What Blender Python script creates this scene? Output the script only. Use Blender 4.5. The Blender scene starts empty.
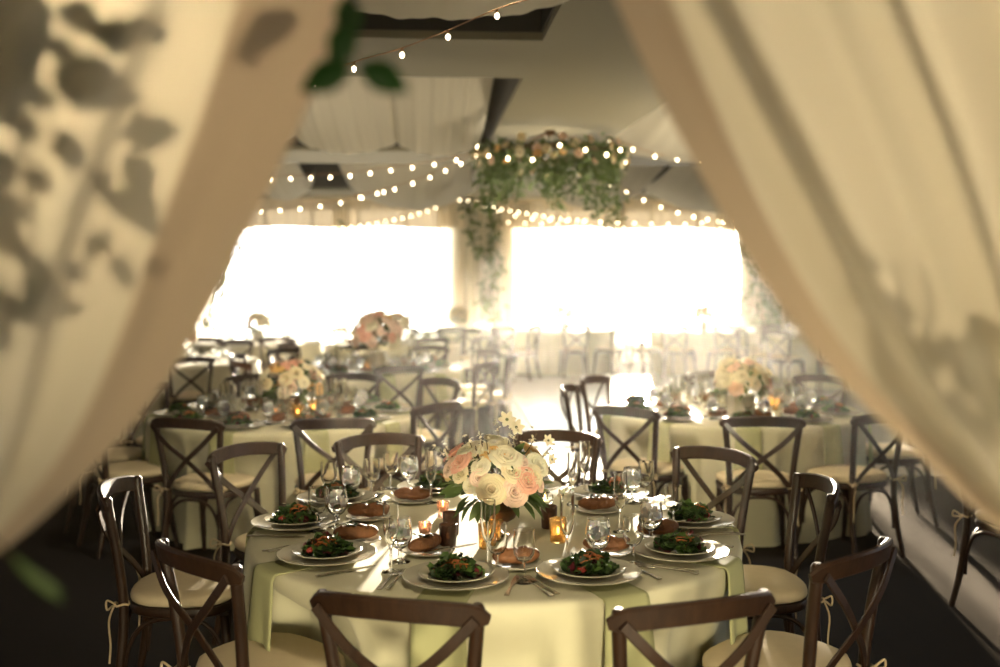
import bpy, math, random
from math import sin, cos, pi, radians, sqrt, atan2, hypot
from mathutils import Vector, Matrix, noise
random.seed(7)
SC = bpy.context.scene
COL = SC.collection

# ------------------------------------------------------------------ camera
FPX, CAMH = 1067.0, 1.72
YAW = radians(4.2)                       # the room's long axis lies 4.2 degrees left of the view
TILT = math.atan(58.5 / FPX)
RT = Vector((cos(YAW), -sin(YAW), 0))
FW = Vector((sin(YAW) * cos(TILT), cos(YAW) * cos(TILT), -sin(TILT)))
UP = RT.cross(FW)
EYE = Vector((0, 0, CAMH))
def ray(px, py):
    return FW + RT * ((px - 500) / FPX) + UP * ((333.5 - py) / FPX)
def onz(px, py, z):                      # the point of a level surface at height z seen at a pixel
    d = ray(px, py); return EYE + d * ((z - CAMH) / d.z)
def ony(px, py, y):                      # the point at room depth y
    d = ray(px, py); return EYE + d * (y / d.y)
cd = bpy.data.cameras.new('camera'); cam = bpy.data.objects.new('camera', cd); COL.objects.link(cam)
cd.sensor_width = 36; cd.lens = 36 * FPX / 1000
cam.matrix_world = Matrix(((RT.x, UP.x, -FW.x, 0), (RT.y, UP.y, -FW.y, 0), (RT.z, UP.z, -FW.z, CAMH), (0, 0, 0, 1)))
cd.clip_start = 0.05; cd.clip_end = 300
cd.dof.use_dof = True; cd.dof.focus_distance = 3.75; cd.dof.aperture_fstop = 1.55
SC.camera = cam
vs = SC.view_settings
vs.view_transform = 'Standard'; vs.look = 'None'; vs.gamma = 1; vs.use_curve_mapping = False
vs.exposure = 0.0

# ------------------------------------------------------------------ materials
MATS = {}
def mat(name, col, rough=.6, metal=0, noise_amt=0, nscale=8, bump=0, bscale=60, trans=0, ior=1.45, sheen=0, spec=.5,
        emit=None, estr=0, sub=0, coat=0, stretch=None):
    m = bpy.data.materials.new(name); m.use_nodes = True
    nt = m.node_tree; b = nt.nodes['Principled BSDF']
    c4 = (*col, 1)
    b.inputs['Base Color'].default_value = c4
    b.inputs['Roughness'].default_value = rough
    b.inputs['Metallic'].default_value = metal
    b.inputs['IOR'].default_value = ior
    b.inputs['Transmission Weight'].default_value = trans
    b.inputs['Specular IOR Level'].default_value = spec
    if sheen: b.inputs['Sheen Weight'].default_value = sheen
    if coat: b.inputs['Coat Weight'].default_value = coat; b.inputs['Coat Roughness'].default_value = .12
    if sub:
        b.inputs['Subsurface Weight'].default_value = sub
        b.inputs['Subsurface Radius'].default_value = (.02, .012, .006); b.inputs['Subsurface Scale'].default_value = .5
    if emit:
        b.inputs['Emission Color'].default_value = (*emit, 1); b.inputs['Emission Strength'].default_value = estr
    if noise_amt or bump:
        tc = nt.nodes.new('ShaderNodeTexCoord'); vec = tc.outputs['Object']
        if stretch:
            mp = nt.nodes.new('ShaderNodeMapping'); mp.inputs['Scale'].default_value = stretch
            nt.links.new(vec, mp.inputs['Vector']); vec = mp.outputs['Vector']
        if noise_amt:
            n = nt.nodes.new('ShaderNodeTexNoise'); n.inputs['Scale'].default_value = nscale; n.inputs['Detail'].default_value = 4
            nt.links.new(vec, n.inputs['Vector'])
            mx = nt.nodes.new('ShaderNodeMix'); mx.data_type = 'RGBA'
            mx.inputs[6].default_value = tuple(max(0, c * (1 - noise_amt)) for c in col) + (1,)
            mx.inputs[7].default_value = tuple(min(1, c * (1 + noise_amt)) for c in col) + (1,)
            nt.links.new(n.outputs['Fac'], mx.inputs[0]); nt.links.new(mx.outputs[2], b.inputs['Base Color'])
        if bump:
            n2 = nt.nodes.new('ShaderNodeTexNoise'); n2.inputs['Scale'].default_value = bscale; n2.inputs['Detail'].default_value = 3
            nt.links.new(vec, n2.inputs['Vector'])
            bp = nt.nodes.new('ShaderNodeBump'); bp.inputs['Strength'].default_value = bump; bp.inputs['Distance'].default_value = .01
            nt.links.new(n2.outputs['Fac'], bp.inputs['Height']); nt.links.new(bp.outputs['Normal'], b.inputs['Normal'])
    MATS[name] = m; return m

def sheer(name, col, tr=.5, clear=.1, rough=1.0):      # cloth that lets light through
    m = bpy.data.materials.new(name); m.use_nodes = True; nt = m.node_tree; nt.nodes.clear()
    o = nt.nodes.new('ShaderNodeOutputMaterial'); d = nt.nodes.new('ShaderNodeBsdfDiffuse'); t = nt.nodes.new('ShaderNodeBsdfTranslucent')
    c = nt.nodes.new('ShaderNodeBsdfTransparent'); m1 = nt.nodes.new('ShaderNodeMixShader'); m2 = nt.nodes.new('ShaderNodeMixShader')
    tc = nt.nodes.new('ShaderNodeTexCoord'); w = nt.nodes.new('ShaderNodeTexNoise'); w.inputs['Scale'].default_value = 350
    bp = nt.nodes.new('ShaderNodeBump'); bp.inputs['Strength'].default_value = .12; bp.inputs['Distance'].default_value = .002
    nt.links.new(tc.outputs['Object'], w.inputs['Vector']); nt.links.new(w.outputs['Fac'], bp.inputs['Height'])
    nt.links.new(bp.outputs['Normal'], d.inputs['Normal'])
    d.inputs['Color'].default_value = (*col, 1); t.inputs['Color'].default_value = (*col, 1); c.inputs['Color'].default_value = (1, .97, .9, 1)
    m1.inputs[0].default_value = tr; m2.inputs[0].default_value = clear
    nt.links.new(d.outputs[0], m1.inputs[1]); nt.links.new(t.outputs[0], m1.inputs[2])
    nt.links.new(m1.outputs[0], m2.inputs[1]); nt.links.new(c.outputs[0], m2.inputs[2]); nt.links.new(m2.outputs[0], o.inputs[0])
    MATS[name] = m; return m

def glassmat(name, col, rough=0.0, ior=1.45):
    m = bpy.data.materials.new(name); m.use_nodes = True; nt = m.node_tree; nt.nodes.clear()
    o = nt.nodes.new('ShaderNodeOutputMaterial'); g = nt.nodes.new('ShaderNodeBsdfGlass')
    g.inputs['Color'].default_value = (*col, 1); g.inputs['Roughness'].default_value = rough; g.inputs['IOR'].default_value = ior
    nt.links.new(g.outputs[0], o.inputs[0]); MATS[name] = m; return m

WOOD = mat('dark stained oak', (.030, .0135, .0058), .42, noise_amt=.75, nscale=9, bump=.15, bscale=40, stretch=(6, 6, 1.2), coat=.12)
CUSH = mat('cream cushion fabric', (.62, .52, .34), .9, noise_amt=.06, nscale=30, bump=.15, bscale=220)
TIE = mat('cream cotton tie', (.6, .48, .3), .9)
CLOTH = mat('cream linen', (.575, .545, .375), .82, noise_amt=.03, nscale=20, bump=.08, bscale=260, sheen=.1)
NAPK = mat('sage green linen', (.37, .37, .19), .85, noise_amt=.05, nscale=20, bump=.12, bscale=240)
CERAM = mat('glazed off white china', (.52, .49, .385), .12, coat=.5)
SILVER = mat('polished silver', (.50, .47, .41), .2, metal=1)
GLASS = glassmat('clear glass', (1, 1, .985), 0, 1.45)
WATER = glassmat('water', (1, 1, 1), 0, 1.33)
ICE = mat('ice', (.96, .96, .95), .4, trans=.12, ior=1.31, sub=.2)
CRUST = mat('bread crust', (.21, .085, .03), .6, noise_amt=.5, nscale=30, bump=.5, bscale=90)
CRUMB = mat('bread crumb', (.55, .36, .17), .9, noise_amt=.2, nscale=60, bump=.4, bscale=120)
GREEN = mat('salad leaf dark green', (.026, .050, .012), .45, noise_amt=.5, nscale=25)
GREEN2 = mat('salad leaf bright green', (.09, .16, .035), .45, noise_amt=.4, nscale=25)
REDLEAF = mat('radicchio', (.10, .014, .02), .45)
CARROT = mat('carrot', (.42, .13, .035), .5)
TOMATO = mat('tomato', (.30, .04, .03), .3)
LEAF = mat('leaf green', (.10, .15, .045), .5, noise_amt=.4, nscale=12)
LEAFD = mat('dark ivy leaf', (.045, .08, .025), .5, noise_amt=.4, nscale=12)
LEAFB = mat('fresh bright leaf', (.07, .19, .04), .45, noise_amt=.3, nscale=12)
STEM = mat('brown stem', (.10, .07, .035), .7)
PETW = mat('ivory rose petal', (.80, .72, .52), .6, sub=.15)
PETC = mat('cream rose petal', (.78, .66, .42), .6, sub=.15)
PETP = mat('blush rose petal', (.83, .60, .46), .6, sub=.15)
PETK = mat('coral rose petal', (.80, .42, .30), .6, sub=.15)
PETY = mat('apricot petal', (.78, .48, .18), .6, sub=.15)
BRONZE = mat('aged bronze', (.16, .09, .05), .4, metal=.8, noise_amt=.4, nscale=20)
VASEW = mat('cream ceramic vase', (.6, .55, .42), .35)
AMBER = mat('amber mercury glass', (.95, .60, .25), .22, trans=.75, noise_amt=.3, nscale=60, bump=.35, bscale=90)
BROWNG = mat('brown etched glass', (.06, .028, .018), .35, trans=.25, noise_amt=.6, nscale=70, bump=.3, bscale=120)
PINKG = mat('pink pressed glass', (.95, .66, .52), .15, trans=.8, bump=.2, bscale=60)
WAX = mat('candle wax', (.85, .78, .6), .5, sub=.4)
FLAME = mat('candle flame', (1, .7, .3), .5, emit=(1, .62, .25), estr=45)
BULB = mat('warm bulb', (1, .85, .6), .4, emit=(1, .80, .50), estr=16)
WIRE = mat('copper wire', (.45, .25, .13), .5)
CARPET = mat('navy carpet', (.004, .0095, .021), .9, noise_amt=.5, nscale=60, bump=.25, bscale=180, spec=.04, sheen=.10)
CARPET.node_tree.nodes['Principled BSDF'].inputs['Sheen Tint'].default_value = (1, .72, .38, 1)
CEIL = mat('ceiling plaster', (.25, .23, .165), .8, bump=.1, bscale=40)
COFFER = mat('dark coffer paint', (.055, .05, .042), .7)
WALLM = mat('cream wall plaster', (.62, .55, .44), .85, bump=.1, bscale=40)
FRAMEM = mat('white window paint', (.75, .72, .66), .5)
SHEER = sheer('white sheer voile', (.86, .82, .72), .45, .12)
CURT = sheer('cream curtain cloth', (.74, .655, .49), .62, .0)
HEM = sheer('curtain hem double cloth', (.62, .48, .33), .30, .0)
PARQ = mat('polished pale dance floor', (.60, .56, .50), .22, noise_amt=.15, nscale=3, spec=1.0)

# ------------------------------------------------------------------ mesh helpers
class MB:
    def __init__(s): s.v = []; s.f = []; s.mi = []; s.cur = 0
    def add(s, vs_, fs_):
        o = len(s.v); s.v += [tuple(p) for p in vs_]
        s.f += [tuple(i + o for i in f) for f in fs_]; s.mi += [s.cur] * len(fs_)
    def grid(s, fn, nu, nv, cu=False, cv=False):
        P = [fn(i / nu, j / nv) for i in range(nu + (0 if cu else 1)) for j in range(nv + (0 if cv else 1))]
        w = nv + (0 if cv else 1); h = nu + (0 if cu else 1); F = []
        for i in range(nu):
            for j in range(nv):
                a, b = i % h, (i + 1) % h; c, d = j % w, (j + 1) % w
                F.append((a * w + c, b * w + c, b * w + d, a * w + d))
        s.add(P, F)
    def lathe(s, prof, n=24, c=(0, 0, 0), cap0=True, cap1=True):
        P = [(c[0] + r * cos(2 * pi * k / n), c[1] + r * sin(2 * pi * k / n), c[2] + z) for r, z in prof for k in range(n)]
        F = [(i * n + k, i * n + (k + 1) % n, (i + 1) * n + (k + 1) % n, (i + 1) * n + k) for i in range(len(prof) - 1) for k in range(n)]
        if cap0: F.append(tuple(reversed(range(n))))
        if cap1: F.append(tuple((len(prof) - 1) * n + k for k in range(n)))
        s.add(P, F)
    def tube(s, pts, r, n=8, closed=False):
        pts = [Vector(p) for p in pts]; m = len(pts)
        rs = r if isinstance(r, (list, tuple)) else [r] * m
        t0 = (pts[1] - pts[0]).normalized(); a = t0.orthogonal().normalized(); P = []
        for i, p in enumerate(pts):
            if closed: t = (pts[(i + 1) % m] - pts[i - 1]).normalized()
            else: t = (pts[min(i + 1, m - 1)] - pts[max(i - 1, 0)]).normalized()
            a = (a - t * a.dot(t)).normalized(); b = t.cross(a)
            P += [p + (a * cos(2 * pi * k / n) + b * sin(2 * pi * k / n)) * rs[i] for k in range(n)]
        F = [(i * n + k, i * n + (k + 1) % n, ((i + 1) % m) * n + (k + 1) % n, ((i + 1) % m) * n + k) for i in range(m if closed else m - 1) for k in range(n)]
        if not closed: F += [tuple(reversed(range(n))), tuple((m - 1) * n + k for k in range(n))]
        s.add(P, F)
    def sweep(s, pts, w, h, side=None):            # flat bar: w along 'side', h along the other normal
        pts = [Vector(p) for p in pts]; m = len(pts); P = []
        for i, p in enumerate(pts):
            t = (pts[min(i + 1, m - 1)] - pts[max(i - 1, 0)]).normalized()
            sd = Vector(side) if side else Vector((0, 0, 1)); sd = (sd - t * sd.dot(t)).normalized(); nn = t.cross(sd)
            ww = w[i] if isinstance(w, (list, tuple)) else w; hh = h[i] if isinstance(h, (list, tuple)) else h
            b = min(ww, hh) * .28
            for x, y in ((-ww / 2, -hh / 2 + b), (-ww / 2 + b, -hh / 2), (ww / 2 - b, -hh / 2), (ww / 2, -hh / 2 + b), (ww / 2, hh / 2 - b), (ww / 2 - b, hh / 2), (-ww / 2 + b, hh / 2), (-ww / 2, hh / 2 - b)):
                P.append(p + sd * x + nn * y)
        F = [(i * 8 + k, i * 8 + (k + 1) % 8, (i + 1) * 8 + (k + 1) % 8, (i + 1) * 8 + k) for i in range(m - 1) for k in range(8)]
        F += [tuple(reversed(range(8))), tuple((m - 1) * 8 + k for k in range(8))]
        s.add(P, F)
    def box(s, c, d):
        x, y, z = c; a, b, e = d[0] / 2, d[1] / 2, d[2] / 2
        s.add([(x + i * a, y + j * b, z + k * e) for i in (-1, 1) for j in (-1, 1) for k in (-1, 1)],
              [(0, 1, 3, 2), (4, 6, 7, 5), (0, 4, 5, 1), (2, 3, 7, 6), (0, 2, 6, 4), (1, 5, 7, 3)])
    def leaf(s, base, d, n, L, W, curl=.15):       # a pointed leaf with a folded midrib
        base = Vector(base); d = Vector(d).normalized(); n = Vector(n); n = (n - d * n.dot(d))
        n = n.normalized() if n.length > 1e-5 else d.orthogonal().normalized(); sd = d.cross(n)
        P = []
        for i, (t, w) in enumerate(((0, .05), (.25, .8), (.5, 1), (.78, .62), (1, .03))):
            c = base + d * (L * t) - n * (curl * L * t * t)
            P += [c - sd * (W / 2 * w) + n * (.12 * W * w), c, c + sd * (W / 2 * w) + n * (.12 * W * w)]
        F = []
        for i in range(4):
            o = i * 3; F += [(o, o + 1, o + 4, o + 3), (o + 1, o + 2, o + 5, o + 4)]
        s.add(P, F)
    def mesh(s, name, mats, smooth=True, angle=40, solid=0):
        me = bpy.data.meshes.new(name); me.from_pydata(s.v, [], s.f); me.update()
        for m in (mats if isinstance(mats, (list, tuple)) else [mats]): me.materials.append(m)
        if any(s.mi): me.polygons.foreach_set('material_index', s.mi)
        if smooth:
            me.polygons.foreach_set('use_smooth', [True] * len(me.polygons))
            if angle: me.set_sharp_from_angle(angle=radians(angle))
        return me
    def build(s, name, mats, parent=None, smooth=True, angle=40, loc=None, solid=0):
        o = bpy.data.objects.new(name, s.mesh(name, mats, smooth, angle)); COL.objects.link(o)
        if parent: o.parent = parent
        if loc is not None: o.location = loc
        if solid:
            md = o.modifiers.new('thick', 'SOLIDIFY'); md.thickness = solid; md.offset = 0
        return o

def tag(o, label=None, cat=None, group=None, kind=None):
    if label: o['label'] = label
    if cat: o['category'] = cat
    if group: o['group'] = group
    if kind: o['kind'] = kind
    return o
def empty(name, loc=(0, 0, 0), rz=0):
    o = bpy.data.objects.new(name, None); COL.objects.link(o); o.location = loc; o.rotation_euler = (0, 0, rz); o.empty_display_size = .05; return o
def inst(name, me, parent=None, loc=(0, 0, 0), rot=(0, 0, 0), sc=None):
    o = bpy.data.objects.new(name, me); COL.objects.link(o); o.location = loc; o.rotation_euler = rot
    if sc: o.scale = (sc, sc, sc) if not isinstance(sc, (list, tuple)) else sc
    if parent: o.parent = parent
    return o
def dup(o, loc, rz, label, cat=None, group=None):          # a thing with its parts and their sub-parts
    c = o.copy(); COL.objects.link(c); c.location = loc; c.rotation_euler = (c.rotation_euler.x, c.rotation_euler.y, rz)
    c['label'] = label
    if cat: c['category'] = cat
    if group: c['group'] = group
    for ch in list(o.children):
        k = ch.copy(); COL.objects.link(k); k.parent = c
        for g in list(ch.children):
            q = g.copy(); COL.objects.link(q); q.parent = k
    return c
def struct(name, mb, m, **kw):
    return tag(mb.build(name, m, **kw), kind='structure')
def lerp(a, b, t): return a + (b - a) * t
def smooth(t): t = max(0, min(1, t)); return t * t * (3 - 2 * t)
def poly(pts, n):                                           # Catmull-Rom through points
    pts = [Vector(p) for p in pts]; q = [pts[0] * 2 - pts[1]] + pts + [pts[-1] * 2 - pts[-2]]; out = []
    for i in range(1, len(q) - 2):
        for k in range(n):
            t = k / n
            out.append(.5 * ((2 * q[i]) + (q[i + 1] - q[i - 1]) * t + (2 * q[i - 1] - 5 * q[i] + 4 * q[i + 1] - q[i + 2]) * t * t + (3 * q[i] - q[i - 1] - 3 * q[i + 1] + q[i + 2]) * t ** 3))
    out.append(pts[-1]); return out

# ------------------------------------------------------------------ the room
XL, XR, YB, ZC = -8.2, 9.2, 21.0, 3.2
m = MB(); m.box((.5, 11.5, -.05), (17.6, 26, .1)); struct('floor', m, CARPET, smooth=False)
m = MB(); m.box((4.1, 13.4, .006), (5.7, 9.2, .012)); o = struct('floor_dance', m, PARQ, smooth=False)
m = MB()                                                    # pale border lines woven into the carpet
for x, w in ((2.98, .035), (3.10, .02)): m.box((x, 10, .002), (w, 22, .004))
BORD = mat('carpet border stripe', (.07, .07, .06), .95)
m2 = MB(); m2.box((1.16, 13.4, .004), (.16, 9.3, .008)); struct('trim_1', m2, mat('dance floor metal edge', (.35, .35, .36), .35, metal=.6), smooth=False)

# ceiling: plaster grid with dark coffers let into it
rows = [(-1.0, 6.8), (8.1, 12.9), (14.4, 19.0)]
cols = [(-7.2, -3.4), (-2.7, .77), (2.1, 6.6)]
xs = sorted({XL, XR, *[v for c in cols for v in c]}); ys = sorted({-1.5, YB, *[v for c in rows for v in c]})
m = MB(); TOP = 3.85
for i in range(len(xs) - 1):
    for j in range(len(ys) - 1):
        if (xs[i], xs[i + 1]) in cols and (ys[j], ys[j + 1]) in rows: continue
        m.box(((xs[i] + xs[i + 1]) / 2, (ys[j] + ys[j + 1]) / 2, (ZC + TOP) / 2), (xs[i + 1] - xs[i], ys[j + 1] - ys[j], TOP - ZC))
struct('ceiling', m, CEIL, smooth=False)
m = MB()
for (a, b) in cols:
    for (c, d) in rows:
        t = .012
        m.box(((a + b) / 2, (c + d) / 2, TOP + .02), (b - a, d - c, .04))
        m.box((a + t / 2, (c + d) / 2, 3.55), (t, d - c, .6)); m.box((b - t / 2, (c + d) / 2, 3.55), (t, d - c, .6))
        m.box(((a + b) / 2, c + t / 2, 3.55), (b - a, t, .6)); m.box(((a + b) / 2, d - t / 2, 3.55), (b - a, t, .6))
struct('trim_2', m, COFFER, smooth=False)

# back wall with two wide windows
WIN = [(-4.75, .66), (1.78, 6.45)]; WZ0, WZ1 = .32, 3.05
m = MB()
m.box((.5, YB + .1, (WZ1 + TOP) / 2), (XR - XL, .2, TOP - WZ1)); m.box((.5, YB + .1, WZ0 / 2), (XR - XL, .2, WZ0))
for a, b in ((XL, WIN[0][0]), (WIN[0][1], WIN[1][0]), (WIN[1][1], XR)): m.box(((a + b) / 2, YB + .1, (WZ0 + WZ1) / 2), (b - a, .2, WZ1 - WZ0))
struct('wall_back', m, WALLM, smooth=False)
for i, x in ((1, XL - .1), (2, XR + .1)):
    m = MB(); m.box((x, 14, TOP / 2), (.2, 14.4, TOP)); struct('wall_left' if i == 1 else 'wall_right', m, WALLM, smooth=False)
m = MB(); m.box((1.22, YB - .05, 1.6), (1.12, .14, 3.2)); struct('wall_column', m, WALLM, smooth=False)
m = MB(); m.box((.1, 1.25, 2.85), (6.0, .12, .75)); m.box((-2.05, 1.25, 1.3), (1.7, .12, 2.6)); m.box((2.25, 1.25, 1.3), (1.7, .12, 2.6)); struct('wall_front', m, WALLM, smooth=False)
for n_, (a, b) in enumerate(WIN, 1):
    m = MB()
    k = 6 if n_ == 1 else 5
    for i in range(k + 1):
        x = lerp(a + .02, b - .02, i / k); m.box((x, YB + .1, (WZ0 + WZ1) / 2), (.05 if 0 < i < k else .08, .07, WZ1 - WZ0))
    for z in (WZ0 + .03, .9, WZ1 - .03): m.box(((a + b) / 2, YB + .1, z), (b - a, .06, .05))
    w = struct('window_%d' % n_, m, FRAMEM, smooth=False)
    g = MB(); g.box(((a + b) / 2, YB + .12, (WZ0 + WZ1) / 2), (b - a, .008, WZ1 - WZ0))
    pg = bpy.data.materials.new('window pane'); pg.use_nodes = True; nt = pg.node_tree; nt.nodes.clear()
    oo = nt.nodes.new('ShaderNodeOutputMaterial'); tp = nt.nodes.new('ShaderNodeBsdfTransparent'); gl = nt.nodes.new('ShaderNodeBsdfGlossy'); gl.inputs['Roughness'].default_value = 0
    mx = nt.nodes.new('ShaderNodeMixShader'); mx.inputs[0].default_value = .05
    nt.links.new(tp.outputs[0], mx.inputs[1]); nt.links.new(gl.outputs[0], mx.inputs[2]); nt.links.new(mx.outputs[0], oo.inputs[0])
    g.build('pane', pg, w, smooth=False)

# ------------------------------------------------------------------ light
SAZ, SEL = radians(11.6), radians(5.4)
sd = Vector((sin(SAZ) * cos(SEL), cos(SAZ) * cos(SEL), sin(SEL)))
sl = bpy.data.lights.new('low_sun', 'SUN'); sl.energy = 48; sl.angle = radians(1.2); sl.color = (1, .86, .66)
so = bpy.data.objects.new('low_sun', sl); COL.objects.link(so); so.rotation_euler = sd.to_track_quat('Z', 'Y').to_euler()
w = bpy.data.worlds.new('sky'); SC.world = w; w.use_nodes = True; nt = w.node_tree; bg = nt.nodes['Background']
tc = nt.nodes.new('ShaderNodeTexCoord'); dp = nt.nodes.new('ShaderNodeVectorMath'); dp.operation = 'DOT_PRODUCT'; dp.inputs[1].default_value = sd
nt.links.new(tc.outputs['Generated'], dp.inputs[0])
cr = nt.nodes.new('ShaderNodeValToRGB'); cr.color_ramp.elements[0].position = .45; cr.color_ramp.elements[1].position = 1.0
cr.color_ramp.elements[0].color = (.006, .0055, .0042, 1); cr.color_ramp.elements[1].color = (1, .97, .88, 1)
e = cr.color_ramp.elements.new(.80); e.color = (.25, .27, .28, 1)
ad = nt.nodes.new('ShaderNodeMath'); ad.operation = 'MULTIPLY_ADD'; ad.inputs[1].default_value = .5; ad.inputs[2].default_value = .5
nt.links.new(dp.outputs['Value'], ad.inputs[0]); nt.links.new(ad.outputs[0], cr.inputs[0]); nt.links.new(cr.outputs[0], bg.inputs[0]); bg.inputs[1].default_value = 10.0
def fill_disk(x, y, e, size=.35, col=(1, .83, .55), spread=100, z=ZC - .03):  # disk of added fill light, not a fitting of the hall
    l = bpy.data.lights.new('added_fill', 'AREA'); l.shape = 'DISK'; l.size = size; l.energy = e; l.color = col; l.spread = radians(spread)
    o = bpy.data.objects.new('added_fill', l); COL.objects.link(o); o.location = (x, y, z); return o
def spot(name, p, tgt, e, size, spread, col=(1, .83, .55)):
    o = fill_disk(*p[:2], e, size, col, spread, p[2]); o.name = name; o.rotation_euler = (Vector(tgt) - Vector(p)).to_track_quat('-Z', 'Y').to_euler(); return o
fill_disk(.3, 2.6, 10, spread=120); fill_disk(1.4, 7.4, 22, spread=150); fill_disk(1.4, 13.6, 30, spread=150)  # overhead fill added above the front table and the hall
spot('front_fill', (.42, -2.4, .85), (.3, 3.6, .6), 17, 1.1, 34, (1, .86, .56))  # fill added behind the camera to brighten the front tablecloth
spot('curtain_backfill', (-1.25, 4.0, 2.55), (-.5, 1.16, 2.2), 4.6, .06, 26)  # added behind the left curtain so the ivy throws shadows on it
spot('curtain_backfill', (2.4, 4.1, 2.75), (.72, 1.16, 2.15), 3.6, .07, 29)  # added to shine through the right curtain from behind
def lamp(name, p, e, r=.2, col=(1, .84, .58)):
    l = bpy.data.lights.new(name, 'POINT'); l.energy = e; l.shadow_soft_size = r; l.color = col; o = bpy.data.objects.new(name, l); COL.objects.link(o); o.location = p
lamp('wreath_lamp', (1.32, 11, 2.62), 22); spot('column_fill', (1.22, 20.2, .2), (1.22, 20.9, 2.2), 14, .2, 120)  # the light at the column is added to brighten its drape
spot('upward_fill', (-1.9, 9.3, .25), (-1.0, 10, 3.4), 30, .2, 120); spot('upward_fill', (3.6, 9.6, .25), (3.0, 10.2, 3.4), 60, .2, 120)  # unseen lights added low down to brighten the swags and ceiling
spot('upward_fill', (-1.2, 13.0, .25), (-.5, 15.5, 3.4), 40, .2, 130); spot('upward_fill', (.6, 6.0, .25), (-.3, 5, 3.4), 6, .2, 130)  # more added light from below for the swags
spot('second_row_fill', (.4, 4.7, 3.12), (.6, 7.2, .3), 42, .3, 115)  # added to brighten the near sides of the second row tablecloths
hz = bpy.data.materials.new('lens glare haze'); hz.use_nodes = True; nt = hz.node_tree; nt.nodes.clear()
oo = nt.nodes.new('ShaderNodeOutputMaterial'); vv = nt.nodes.new('ShaderNodeVolumeScatter'); vv.inputs['Density'].default_value = .0020; vv.inputs['Anisotropy'].default_value = .72; vv.inputs['Color'].default_value = (1, .97, .9, 1)
nt.links.new(vv.outputs[0], oo.inputs['Volume'])  # scattering volume added to imitate the veiling glare of the lens
m = MB(); m.box(((XL + XR) / 2, 12.4, 1.6), (XR - XL - .1, 16.6, 3.15)); tag(m.build('haze', hz, smooth=False), 'thin golden haze added in the hall to stand for lens glare', 'haze', kind='stuff')
# ------------------------------------------------------------------ chairs
def make_chair():
    r = empty('crossback_chair')
    tag(r, 'x', 'chair', 'wooden cross back chairs')
    n = 26
    def seat_r(a, k=1.0):                                   # rounded-square outline
        c, s_ = cos(a), sin(a); e = 2.9
        rr = (abs(c) ** e + abs(s_) ** e) ** (-1 / e)
        x, y = c * rr * .222 * k, s_ * rr * .205 * k
        x *= 1 + .10 * (y / .2)
        return x, y
    def seat_prof(lv):
        m = MB(); P = []; F = []
        for k, z in lv:
            for i in range(n):
                x, y = seat_r(2 * pi * i / n, k); P.append((x, y, z))
        for j in range(len(lv) - 1):
            for i in range(n): F.append((j * n + i, j * n + (i + 1) % n, (j + 1) * n + (i + 1) % n, (j + 1) * n + i))
        F += [tuple(reversed(range(n))), tuple((len(lv) - 1) * n + i for i in range(n))]
        m.add(P, F); return m
    seat_prof([(.95, .425), (1.0, .432), (1.02, .447), (1.0, .462), (.93, .465)]).build('seat', WOOD, r)
    seat_prof([(.90, .466), (.98, .470), (1.01, .484), (.985, .502), (.90, .511), (.6, .516), (.2, .518)]).build('seat_cushion', CUSH, r, angle=80)
    for s in (-1, 1):
        m = MB(); m.tube(poly([(s * .212, .225, 0), (s * .198, .195, .2), (s * .192, .178, .43)], 5), [.0145] * 3 + [.017] * 4 + [.0185] * 4, 10); m.build('leg', WOOD, r)
        m = MB(); pts = poly([(s * .205, -.262, 0), (s * .188, -.218, .22), (s * .178, -.200, .45), (s * .192, -.215, .66), (s * .212, -.240, .84), (s * .214, -.243, .893)], 6)
        m.tube(pts, [(.014 + .005 * min(1, i / 8)) * (.55 if i == len(pts) - 1 else .88 if i == len(pts) - 2 else 1) for i in range(len(pts))], 10); m.build('leg', WOOD, r)
    # top rail: bowed slab with dropped, rounded ends
    m = MB(); pts = []; ww = []; hh = []
    for i in range(21):
        t = i / 10 - 1
        pts.append((t * .243, -.310 + .072 * t * t, .862 + .018 * (1 - t * t) - .010 * abs(t) ** 6)); e = max(0, (abs(t) - .80) / .20)
        ww.append(.063 * (1 - .55 * e ** 2.4)); hh.append(.023 * (1 - .25 * e * e))
    m.sweep(pts, ww, hh, side=(0, -.18, 1)); m.build('top_rail', WOOD, r)
    for s in (-1, 1):
        m = MB(); pts = poly([(s * .219, -.277, .858), (s * .12, -.284, .755), (0, -.263 - .006 * s, .655), (-s * .105, -.232, .555), (-s * .172, -.206, .47)], 5)
        m.sweep(pts, .030, .0085, side=(.7, 0, -s * .7)); m.build('cross_slat', WOOD, r)
    def hoop(a, b, z0, top):                                # bent brace between two legs, under the seat
        a = Vector(a); b = Vector(b); P = []
        for i in range(25):
            t = i / 24 * 2 - 1; u = abs(t) ** 2.6
            p = lerp(a, b, .5 + .5 * (1 - (1 - abs(t)) ** 1.7) * (1 if t > 0 else -1)); P.append((p.x, p.y, lerp(top, z0, u)))
        m = MB(); m.tube(P, .0095, 8); m.build('brace', WOOD, r)
    fl, fr, bl, br = (-.19, .183), (.19, .183), (-.178, -.205), (.178, -.205)
    for a, b in ((fl, fr), (bl, br), (bl, fl), (br, fr)): hoop((*a, 0), (*b, 0), .17, .418)
    for s in (-1, 1):
        m = MB(); x, y = s * .178, -.207
        m.tube([(x + .026 * cos(q), y + .026 * sin(q), .478 + .004 * sin(3 * q)) for q in [2 * pi * k / 14 for k in range(14)]], .0045, 6, closed=True)
        m.tube(poly([(x, y - .026, .478), (x + s * .035, y - .045, .50), (x + s * .05, y - .04, .47), (x + s * .012, y - .03, .474)], 5), .004, 6)
        m.tube(poly([(x, y - .026, .476), (x + s * .03, y - .04, .42), (x + s * .028, y - .036, .33), (x + s * .034, y - .04, .26)], 4), .004, 6)
        m.build('cushion_tie', TIE, r)
    return r
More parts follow.
